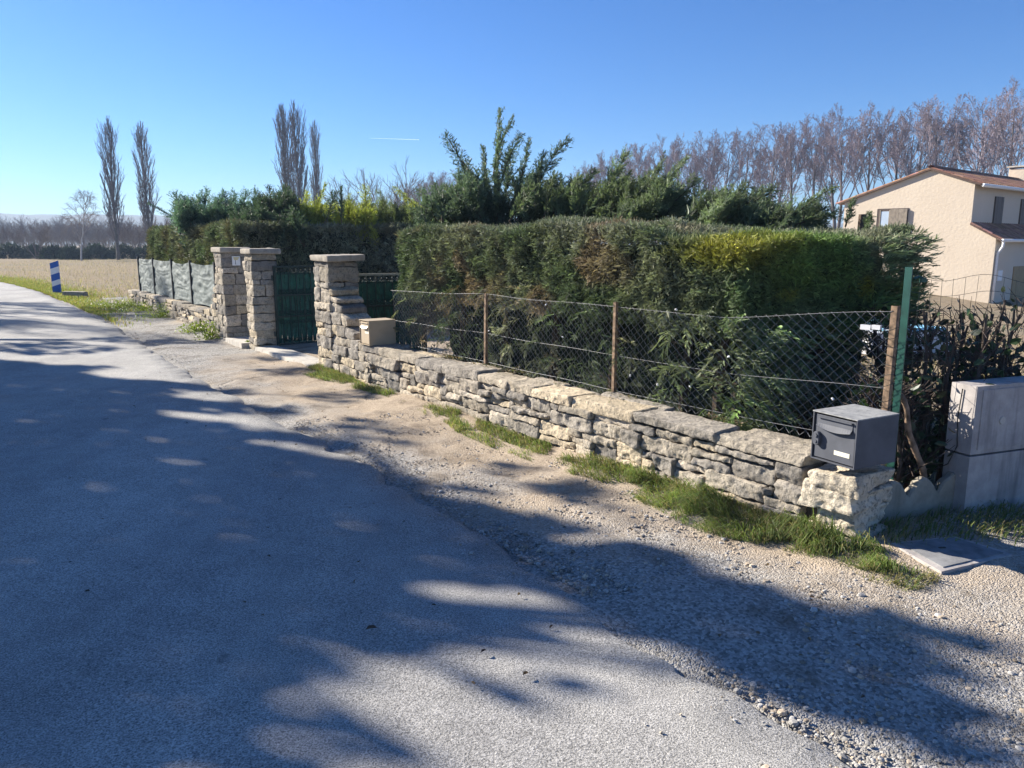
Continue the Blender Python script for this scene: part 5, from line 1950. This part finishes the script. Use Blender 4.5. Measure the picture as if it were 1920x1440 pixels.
# ---------------------------------------------------------------- grass, weeds, stones, litter
def blades(mb, pos, L, lean, wid, col):
    n = len(pos)
    a = rng.uniform(0, 2 * math.pi, n)
    side = np.stack([np.cos(a), np.sin(a), 0 * a], -1)
    lean = lean + 0.35 * rng.normal(size=(n, 3)) * np.array([1, 1, 0])
    up = np.array([0, 0, 1.0])
    p1 = pos + (up * 0.55 + lean * 0.18) * L[:, None]
    p2 = pos + (up * 0.86 + lean * 0.55) * L[:, None]
    p3 = pos + (up * (0.92 - 0.25 * np.linalg.norm(lean, axis=1, keepdims=True)) + lean * 1.0) * L[:, None]
    w = (wid * rng.uniform(0.7, 1.3, n))[:, None] * side
    v = np.stack([pos - w, pos + w, p1 + w * 0.9, p1 - w * 0.9, p2 + w * 0.6, p2 - w * 0.6, p3], 1)
    b0 = (np.arange(n) * 7)[:, None]
    mb.add(v.reshape(-1, 3), (b0[:, None] + np.array([(0, 1, 2, 3), (3, 2, 4, 5)])).reshape(-1, 4), np.repeat(col, 7, 0))
    mb.f.append((b0[:, None] + np.array([(5, 4, 6)])).reshape(-1, 3) + (mb.n - n * 7))


def grass_cols(n, dry=0.2, warm=1.0):
    c = np.tile(np.array([[0.15, 0.195, 0.06]]), (n, 1)) * (1 + 0.3 * rng.normal(size=(n, 1)))
    d = rng.random(n) < dry
    c[d] = np.array([0.26, 0.22, 0.10]) * (1 + 0.2 * rng.normal(size=(d.sum(), 1)))
    return np.clip(c, 0.015, 0.6)


gm = MB()
outv = np.array([-I0[0], -I0[1], 0.0])
def patch(poly, dens, l0, l1, leanv, dry, thr):
    w = np.array([gnd(x, y)[:2] for x, y in poly])
    lo, hi = w.min(0), w.max(0)
    q = rng.uniform(lo, hi, (int((hi - lo).prod() * dens), 2))
    q = q + 0.05 * np.stack([fbm(np.concatenate([q * 4, q[:, :1] * 0], 1), 2, 5), fbm(np.concatenate([q * 4, q[:, :1] * 0], 1), 2, 6)], -1)
    q = q[in_poly(q, w)]
    s_, t_ = st_of(q[:, 0], q[:, 1])
    q = q[~((s_ > -0.03) & (t_ > -0.015))]
    p = np.concatenate([q, q[:, :1] * 0], 1)
    nz_ = fbm(p * 4.0, 3, 61)
    kp = rng.random(len(p)) < np.clip((nz_ - thr) * 1.6 + 0.08, 0.04, 1) ** 1.3
    p, nz_ = p[kp], nz_[kp]
    p[:, 2] = verge_z(p[:, 0], p[:, 1]) - 0.008
    k = len(p)
    whirl = np.stack([vnoise(p * 5, 81), vnoise(p * 5, 82), 0 * p[:, 0]], -1)
    blades(gm, p, (l0 + (l1 - l0) * rng.random(k) ** 1.8) * np.clip(0.7 + 0.7 * nz_, 0.3, 1.4), leanv + 0.7 * whirl, 0.0024, grass_cols(k, dry) * np.clip(1.1 + 0.5 * vnoise(p * 3, 84), 0.5, 1.6)[:, None])


LW = np.array([-W0[0], -W0[1], 0.0])
patch([(1440, 985), (1500, 985), (1585, 1040), (1625, 1035), (1690, 1065), (1740, 1092), (1640, 1085), (1545, 1070), (1470, 1042), (1430, 1005)], 16000, 0.04, 0.15, outv * 0.9 + LW * 0.6, 0.22, -0.7)
patch([(1640, 1045), (1680, 1050), (1770, 1100), (1700, 1125), (1600, 1095)], 9000, 0.02, 0.06, outv * 0.4 + LW * 0.5, 0.65, -0.5)
patch([(1180, 895), (1260, 915), (1500, 985), (1520, 1010), (1440, 1030), (1330, 1008), (1270, 985), (1180, 930)], 12000, 0.03, 0.12, outv * 0.9, 0.22, -0.7)
patch([(1060, 868), (1120, 878), (1220, 905), (1230, 930), (1140, 910), (1070, 890)], 9000, 0.02, 0.09, outv * 0.7, 0.3, -0.6)
patch([(800, 775), (870, 800), (1080, 872), (1080, 895), (960, 850), (860, 815)], 8000, 0.02, 0.07, outv * 0.5, 0.35, -0.6)
patch([(560, 703), (600, 690), (640, 705), (700, 727), (800, 770), (800, 785), (720, 748), (640, 722)], 7000, 0.02, 0.07, outv * 0.5, 0.25, -0.5)
n = 15000
s_, t_ = rng.uniform(0.0, 7.5, n), -0.17 * rng.random(n) ** 1.5 - 0.01
p = PST(np.stack([s_, t_, s_ * 0], -1))
p = p[fbm(p * 2.5, 3, 19) > -0.25 + 0.35 * rng.random(n)]
p[:, 2] = verge_z(p[:, 0], p[:, 1]) - 0.01
blades(gm, p, 0.02 + 0.06 * rng.random(len(p)) ** 1.6, outv * 0.5 + 0 * p, 0.0024, grass_cols(len(p), 0.4))
# the dark grass between edging, cabinet and cover
n = 3600
p = np.stack([rng.uniform(2.0, 3.6, n), rng.uniform(3.7, 4.52, n), np.zeros(n)], -1)
keep = (p[:, 1] > 3.93 + 0.12 * (p[:, 0] - 2.0) + 0.06 * rng.normal(size=n)) & (p[:, 1] < 4.24 + 0.37 * (p[:, 0] - 2.1))
p = p[keep]
p[:, 2] = verge_z(p[:, 0], p[:, 1]) - 0.01
blades(gm, p, rng.uniform(0.03, 0.09, len(p)), np.array([0.2, -0.5, 0]) + 0 * p, 0.0026, grass_cols(len(p), 0.35))
o = gm.build('grass', M['grass'])
tag(o, 'green grass growing along the foot of the near stone wall', 'grass', kind='stuff')

# field edge grass and tufts
gm = MB()
n = 60000
u = rng.uniform(8.5, 60, n)
e = smooth_edge(u)
tgv = nrm(smooth_edge(u + 0.3) - smooth_edge(u - 0.3))
nr = np.stack([tgv[:, 1], -tgv[:, 0]], -1)
off = 0.12 + rng.exponential(0.42, n)
s_, t_ = st_of(*(e + nr * off[:, None]).T)
q = e + nr * off[:, None]
ok = (s_ > 17.5 + 1.2 * rng.normal(size=len(s_))) & ~((t_ > -0.1) & (s_ < 21) & (t_ < 3))
q = q[ok]
p = np.concatenate([q, np.full((len(q), 1), -0.03)], 1)
blades(gm, p, rng.uniform(0.03, 0.11, len(p)), np.zeros((len(p), 3)), 0.006, grass_cols(len(p), 0.3) * np.array([1.5, 1.35, 1.0]))
o = gm.build('grass', M['grass'])
tag(o, 'short green grass strip along the bend of the lane', 'grass', kind='stuff')
gm = MB()
n = 26000
p = np.stack([rng.uniform(-46, -4, n), 22 + 60 * rng.random(n) ** 1.6, np.full(n, -0.08)], -1)
s_, t_ = st_of(p[:, 0], p[:, 1])
uu2 = rng.random(n)
ex = np.interp(p[:, 1], EDGE[:, 1], EDGE[:, 0])
keep = (p[:, 0] > ex + 0.7) & ~((t_ > -0.5) & (s_ < 21.5) & (t_ < 8))
p = p[keep]
c = np.clip(np.tile(np.array([[0.32, 0.26, 0.175]]), (len(p), 1)) * (1 + 0.28 * rng.normal(size=(len(p), 1))), 0.05, 0.7)
blades(gm, p, rng.uniform(0.06, 0.22, len(p)), np.zeros((len(p), 3)), 0.007, c)
o = gm.build('dry_grass', M['grass'])
tag(o, 'dry straw grass standing in the far field', 'grass', kind='stuff')
# straw in the garden behind the fence
gm = MB()
n = 9000
p = np.stack([rng.uniform(2.2, 9, n), rng.uniform(5.0, 15, n), np.full(n, -0.09)], -1)
s_, t_ = st_of(p[:, 0], p[:, 1])
p = p[(t_ > 0.5) & ~((s_ > 1.0) & (t_ < 3.2)) & (p[:, 0] / p[:, 1] > 0.38)]
c = np.clip(np.tile(np.array([[0.40, 0.32, 0.18]]), (len(p), 1)) * (1 + 0.25 * rng.normal(size=(len(p), 1))), 0.05, 0.7)
blades(gm, p, rng.uniform(0.04, 0.12, len(p)), np.zeros((len(p), 3)), 0.005, c)
o = gm.build('dry_grass', M['grass'])
tag(o, 'dry straw lawn in the garden behind the fence corner', 'grass', kind='stuff')

# bright weeds at the far wall
for k, (x, y, w_, h_, lab) in enumerate(((398, 636, 0.34, 0.36, 'bright green weed clump at the foot of the far pillar'), (372, 624, 0.42, 0.22, 'low pale weed patch left of the clump at the far pillar'), (315, 597, 0.75, 0.36, 'large yellow green weed clump in the middle of the far wall'),
                                         (278, 585, 0.8, 0.28, 'spreading weed clump near the far end of the far wall'), (235, 576, 0.9, 0.22, 'low weed patch on the verge past the far wall end'), (468, 650, 0.10, 0.10, 'tiny weed on the doorstep between the left pillars'))):
    c = gnd(x, y)
    root = MB()
    n = int(2600 * max(0.25, w_))
    d = rnd_unit(n)
    d[:, 2] = np.abs(d[:, 2])
    pos = np.array([c[0], c[1], 0.0]) + d * np.array([w_, w_ * 0.6, h_]) * rng.uniform(0.2, 1.0, (n, 1))
    col = np.clip(np.tile(np.array([[0.24, 0.30, 0.035]]), (n, 1)) * (1 + 0.28 * rng.normal(size=(n, 1))), 0.02, 0.6)
    root.inst(*LEAF, pos, nrm(d + rnd_unit(n) * 0.8), nrm(rnd_unit(n) + np.array([0, 0, 1])), rng.uniform(0.016, 0.038, n), col)
    for q in range(20):
        e = np.array([c[0], c[1], 0.0]) + np.array([random.uniform(-w_, w_) * 0.7, random.uniform(-w_, w_) * 0.4, h_ * random.uniform(0.6, 1.0)])
        root.tube([np.array([c[0] + random.uniform(-w_, w_) * .3, c[1], -0.02]), e], [0.006, 0.003], 3, (0.12, 0.16, 0.03))
    o = root.build('weed_clump', M['broad'], origin=(c[0], c[1], 0))
    tag(o, lab, 'weeds', 'weeds along the far wall')

# loose stones of the verge
def pebble_template(r):
    tv = []
    th = [(0, 1)] + [(k, 0) for k in range(6)] + [(k + 0.5, 2) for k in range(6)]
    top = [(0.15 * r.normal(), 0.15 * r.normal(), 0.62)]
    r1 = [((0.75 + 0.2 * r.random()) * math.cos(k / 6 * 6.283), (0.7 + 0.2 * r.random()) * math.sin(k / 6 * 6.283), 0.42 + 0.1 * r.random()) for k in range(6)]
    r2 = [((1.0 + 0.25 * r.random()) * math.cos((k + .5) / 6 * 6.283), (0.8 + 0.25 * r.random()) * math.sin((k + .5) / 6 * 6.283), -0.25) for k in range(6)]
    v = np.array(top + r1 + r2)
    f = []
    for k in range(6):
        j = (k + 1) % 6
        f += [(0, 1 + k, 1 + j), (1 + k, 7 + k, 1 + j), (1 + j, 7 + k, 7 + j)]
    return v, np.array(f)


gm = MB()
pr = np.random.default_rng(5)
tot = 48000
u = np.concatenate([pr.uniform(0, 13, int(tot * 0.8)), pr.uniform(13, 30, int(tot * 0.2))])
e = smooth_edge(u)
tgv = nrm(smooth_edge(u + 0.2) - smooth_edge(u - 0.2))
nr = np.stack([tgv[:, 1], -tgv[:, 0]], -1)
s_e, t_e = st_of(e[:, 0], e[:, 1])
wv = np.where(s_e < 0.2, 2.6, np.clip(-t_e * 1.02, 0.2, 3))
f = pr.random(tot)
f = np.where(pr.random(tot) < 0.4, f ** 2.2, f)
onto = pr.random(tot) < 0.018
q = e + nr * np.where(onto, 0.05 - np.abs(pr.normal(0, 0.22, tot)), 0.06 + wv * f)[:, None]
p3 = np.concatenate([q, np.zeros((tot, 1))], 1)
dn = fbm(p3 * 1.3, 3, 71)
s_, t_ = st_of(q[:, 0], q[:, 1])
tn_ = np.clip(0.15 + 0.8 * f, 0, 1)
keep = (dn > -0.35 + 0.75 * tn_ * (s_ > 1.0)) & ~((t_ > -0.1) & (s_ > -0.1)) & ~((q[:, 0] > 2.0) & (q[:, 0] < 2.65) & (q[:, 1] > 3.5))
q, tn_, s_ = q[keep], tn_[keep], s_[keep]
n = len(q)
z_ = verge_z(q[:, 0], q[:, 1])
size = np.minimum(0.0036 * np.exp(pr.normal(0, 0.55, n)), 0.015) * np.where(s_ < 1.5, 1.15, 0.85)
z_ = np.where(onto[keep], 0.034, z_)
pos = np.concatenate([q, (z_ - 0.001)[:, None]], 1)
cc = np.where(pr.random((n, 1)) < 0.25 + 0.5 * tn_[:, None], np.array([[0.36, 0.295, 0.22]]), np.array([[0.34, 0.325, 0.30]])) * np.clip(1 + 0.25 * pr.normal(size=(n, 1)), 0.4, 1.5)
for k in range(5):
    m_ = np.arange(n) % 5 == k
    a = pr.uniform(0, 6.283, m_.sum())
    axd = np.stack([np.cos(a), np.sin(a), 0.25 * pr.normal(size=m_.sum())], -1)
    gm.inst(*pebble_template(pr), pos[m_], axd, np.tile([[0, 0, 1.0]], (m_.sum(), 1)) + 0.2 * pr.normal(size=(m_.sum(), 3)), size[m_], np.clip(cc[m_], 0.05, 0.7))
o = gm.build('gravel', M['pebble'])
tag(o, 'loose grey and tan stones scattered over the verge', 'gravel', kind='stuff')

# litter of dry cypress scales on the wall top
gm = MB()
n = 2600
s_, t_ = rng.uniform(0.4, 6.0, n), 0.36 - np.abs(rng.normal(0, 0.09, n))
p = PST(np.stack([s_, t_, np.full(n, 0.478)], -1))
k = fbm(p * 5, 2, 33) > 0.0
p = p[k]
n = len(p)
a = rng.uniform(0, 6.283, n)
gm.inst(*LEAF, p + np.array([0, 0, 1]) * rng.uniform(0.0, 0.016, (n, 1)), np.stack([np.cos(a), np.sin(a), 0.2 * rng.normal(size=n)], -1), np.tile([[0, 0, 1.0]], (n, 1)) + 0.4 * rng.normal(size=(n, 3)), rng.uniform(0.008, 0.022, n),
        np.clip(np.where(rng.random((n, 1)) < 0.35, np.array([[0.10, 0.13, 0.04]]), np.array([[0.22, 0.16, 0.09]])) * (1 + 0.3 * rng.normal(size=(n, 1))), 0.02, 0.5))
o = gm.build('leaf_litter', M['broad'])
tag(o, 'dry brown and green scale litter along the top of the near wall', 'litter', kind='stuff')
# the dead leaf on the asphalt
mb = MB()
lp = gnd(685, 1182, 0.045)
mb.inst(LEAF[0] * np.array([1, 1, 3.0]), LEAF[1], lp[None] + np.array([[0, 0, 0.004]]), np.array([[0.9, 0.3, 0.25]]), np.array([[0, 0.2, 1.0]]), 0.05, (0.09, 0.05, 0.03))
o = mb.build('dead_leaf', M['broad'], origin=lp)
tag(o, 'single curled brown leaf lying on the shaded asphalt', 'leaf')

n = 420
u = rng.uniform(0, 16, n)
e = smooth_edge(u)
tgv = nrm(smooth_edge(u + 0.2) - smooth_edge(u - 0.2))
nr = np.stack([tgv[:, 1], -tgv[:, 0]], -1)
off = np.where(rng.random(n) < 0.35, -np.abs(rng.normal(0, 0.9, n)), rng.uniform(0, 1.9, n))
q = e + nr * off[:, None]
s_, t_ = st_of(q[:, 0], q[:, 1])
q, off = q[t_ < -0.05], off[t_ < -0.05]
n = len(q)
zl = np.where(off < 0, 0.046, verge_z(q[:, 0], q[:, 1]) + 0.012)
a = rng.uniform(0, 6.283, n)
gm = MB()
gm.inst(LEAF[0] * np.array([1, 1, 2.5]), LEAF[1], np.concatenate([q, zl[:, None]], 1), np.stack([np.cos(a), np.sin(a), 0.25 * rng.normal(size=n)], -1), np.tile([[0, 0, 1.0]], (n, 1)) + 0.3 * rng.normal(size=(n, 3)), rng.uniform(0.008, 0.030, n),
        np.clip(np.array([[0.12, 0.075, 0.04]]) * (1 + 0.4 * rng.normal(size=(n, 1))), 0.02, 0.4))
o = gm.build('leaf_litter', M['broad'])
tag(o, 'scattered tiny brown leaf bits on the asphalt edge and gravel', 'litter', kind='stuff')
# contrail high above
mb = MB()
c0_, c1_ = at(692, 259, 9000), at(786, 262, 9000)
mb.tube([c0_, (c0_ + c1_) / 2, c1_], [0.6, 1.6, 2.2], 6)
o = mb.build('contrail', leafmat('ice_cloud', 0.75, 1.0, 0.0), origin=c0_)
tag(o, 'short thin white contrail in the clear sky', 'contrail', kind='structure')

# ---------------------------------------------------------------- trees on the other side of the lane, which shade it
SHADE = [
    [(-260, 700), (0, 680), (100, 690), (230, 692), (150, 702), (180, 712), (330, 722), (470, 730), (340, 738), (300, 748), (420, 760), (560, 766), (440, 782), (300, 775), (330, 790), (470, 808), (620, 828), (690, 845), (560, 838), (430, 822),
     (450, 838), (540, 850), (620, 868), (700, 880), (800, 925), (900, 935), (980, 962), (1080, 985), (1200, 1020), (1290, 1060), (1400, 1110), (1560, 1150), (1750, 1195), (1950, 1240),
     (1950, 1440), (1760, 1412), (1600, 1345), (1400, 1262), (1270, 1205), (1140, 1160), (1040, 1126), (940, 1100), (780, 1098), (800, 1125), (900, 1166), (1000, 1200), (1050, 1222), (930, 1206), (830, 1180), (720, 1186),
     (830, 1220), (920, 1244), (810, 1240), (760, 1258), (650, 1268), (700, 1284), (640, 1290), (490, 1298), (500, 1335), (580, 1372), (700, 1396), (770, 1418), (600, 1412), (620, 1500), (-260, 1500)],
    [(1290, 985), (1380, 965), (1500, 985), (1490, 1010), (1330, 1008)],
    [(700, 852), (760, 872), (820, 905), (740, 912), (650, 880)],
    [(960, 905), (1090, 900), (1180, 930), (1080, 945)],
    [(560, 735), (640, 728), (760, 738), (690, 750), (600, 752)],
    [(1640, 1290), (1820, 1370), (1840, 1440), (1700, 1400)],
    [(430, 700), (540, 694), (650, 700), (560, 708)], [(470, 672), (560, 668), (600, 674), (520, 680)], [(640, 790), (740, 800), (800, 822), (720, 818)], [(540, 800), (640, 800), (760, 835), (660, 838)],
    [(880, 862), (960, 862), (1010, 880), (930, 884)], [(1120, 960), (1200, 958), (1260, 985), (1180, 992)], [(780, 905), (860, 902), (930, 925), (850, 930)], [(150, 640), (330, 632), (430, 644), (300, 652)], [(-60, 655), (120, 640), (240, 660), (60, 672)],
    [(1000, 1330), (1120, 1330), (1210, 1352), (1090, 1356)], [(1180, 1240), (1260, 1238), (1330, 1262), (1250, 1268)], [(900, 1300), (990, 1288), (1060, 1302), (980, 1316)],
]


pts = []
sr = np.random.default_rng(19)
for k, poly in enumerate(SHADE):
    w = np.array([gnd(x, y)[:2] for x, y in poly])
    lo, hi = w.min(0), w.max(0)
    area = 0.5 * abs(np.sum(w[:, 0] * np.roll(w[:, 1], 1) - w[:, 1] * np.roll(w[:, 0], 1)))
    n = int((hi - lo).prod() * (420 if k == 0 else 110))
    q = sr.uniform(lo, hi, (n, 2))
    q = q[in_poly(q, w)]
    if k == 0:                                       # gaps in the crowns
        q3 = np.concatenate([q * np.array([1.6, 2.2]), q[:, :1] * 0], 1)
        gap = np.where(q[:, 0] > 0.3, 0.42, 9.0)
        q = q[fbm(q3, 2, 141) < gap]
    pts.append(q)
pts = np.concatenate(pts)
D = sr.uniform(10.5, 15.5, len(pts))
sh_ = SV[:2] / np.linalg.norm(SV[:2])
cp3 = np.concatenate([pts + sh_ * D[:, None], (D * math.tan(SUN_EL))[:, None]], 1)
trunks = np.array([(-9.8, 6.8), (-12.2, 9.6), (-14.8, 12.8), (-18.0, 16.8)])
own = np.argmin(((cp3[:, None, :2] - trunks[None]) ** 2).sum(-1), 1)
CL = np.array([(0, 0, 0), (0.5, 0.3, 0.1), (0.35, 0.8, 0), (0, 1.05, -0.1), (-0.4, 0.75, 0.1), (-0.5, 0.3, 0)], float)
CF = np.array([(0, 1, 2), (0, 2, 3), (0, 3, 4), (0, 4, 5)])
for k, tb in enumerate(trunks):
    q = cp3[own == k]
    if len(q) < 50:
        continue
    root = thing('evergreen_oak', (*tb, -0.1), ['nearest', 'second', 'third', 'farthest'][k] + ' tall evergreen oak across the lane, outside the picture at left', 'tree', 'evergreen oaks across the lane')
    mb = MB()
    n = len(q)
    mb.inst(CL, CF, q, rnd_unit(n, sr), rnd_unit(n, sr), sr.uniform(0.09, 0.17, n), np.clip(np.array([[0.05, 0.075, 0.03]]) * (1 + 0.3 * sr.normal(size=(n, 1))), 0.01, 0.4))
    mb.build('crown', M['broad'], root)
    tk = MB()
    ctr = q.mean(0)
    fork = np.array([*tb, ctr[2] * 0.62])
    tk.tube([np.array([*tb, -0.2]), np.array([tb[0] + 0.1, tb[1], ctr[2] * 0.3]), fork], [0.28, 0.22, 0.17], 9, (0.11, 0.09, 0.07))
    for w in q[sr.integers(0, n, 26)]:
        md = (fork + w) / 2 + np.array([0, 0, -0.5])
        tk.tube(bez(fork, md, w, 7), np.linspace(0.08, 0.012, 7), 5, (0.11, 0.09, 0.07))
    tk.build('trunk', M['bark'], root, smooth=True)
put_tree('plane_tree', PL[1], (-27.5, 27.0, -0.1), 0.6, 0.8, 'bare plane tree across the lane past the evergreen oaks, outside the picture')
put_tree('plane_tree', PL[3], (-24.6, 22.6, -0.1), 2.6, 0.62, 'smaller bare plane tree across the lane, outside the picture at left')

# ---------------------------------------------------------------- haze
HAZE = 0.0006
if HAZE:
    m = bpy.data.materials.new('haze_air')
    m.use_nodes = True
    nt = m.node_tree
    for nq in list(nt.nodes):
        if nq.type == 'BSDF_PRINCIPLED':
            nt.nodes.remove(nq)
    pv = nt.nodes.new('ShaderNodeVolumePrincipled')
    pv.inputs['Color'].default_value = (0.55, 0.74, 1.0, 1)
    pv.inputs['Density'].default_value = HAZE
    pv.inputs['Anisotropy'].default_value = 0.1
    nt.links.new(pv.outputs[0], nt.nodes['Material Output'].inputs['Volume'])
    mb = MB()
    mb.box((-5200, -5200, -4.0), (10400, 0, 0), (0, 10400, 0), (0, 0, 46))
    o = mb.build('haze', m)
    o['kind'] = 'stuff'
    o['label'] = 'thin blue haze over the far field and wood'
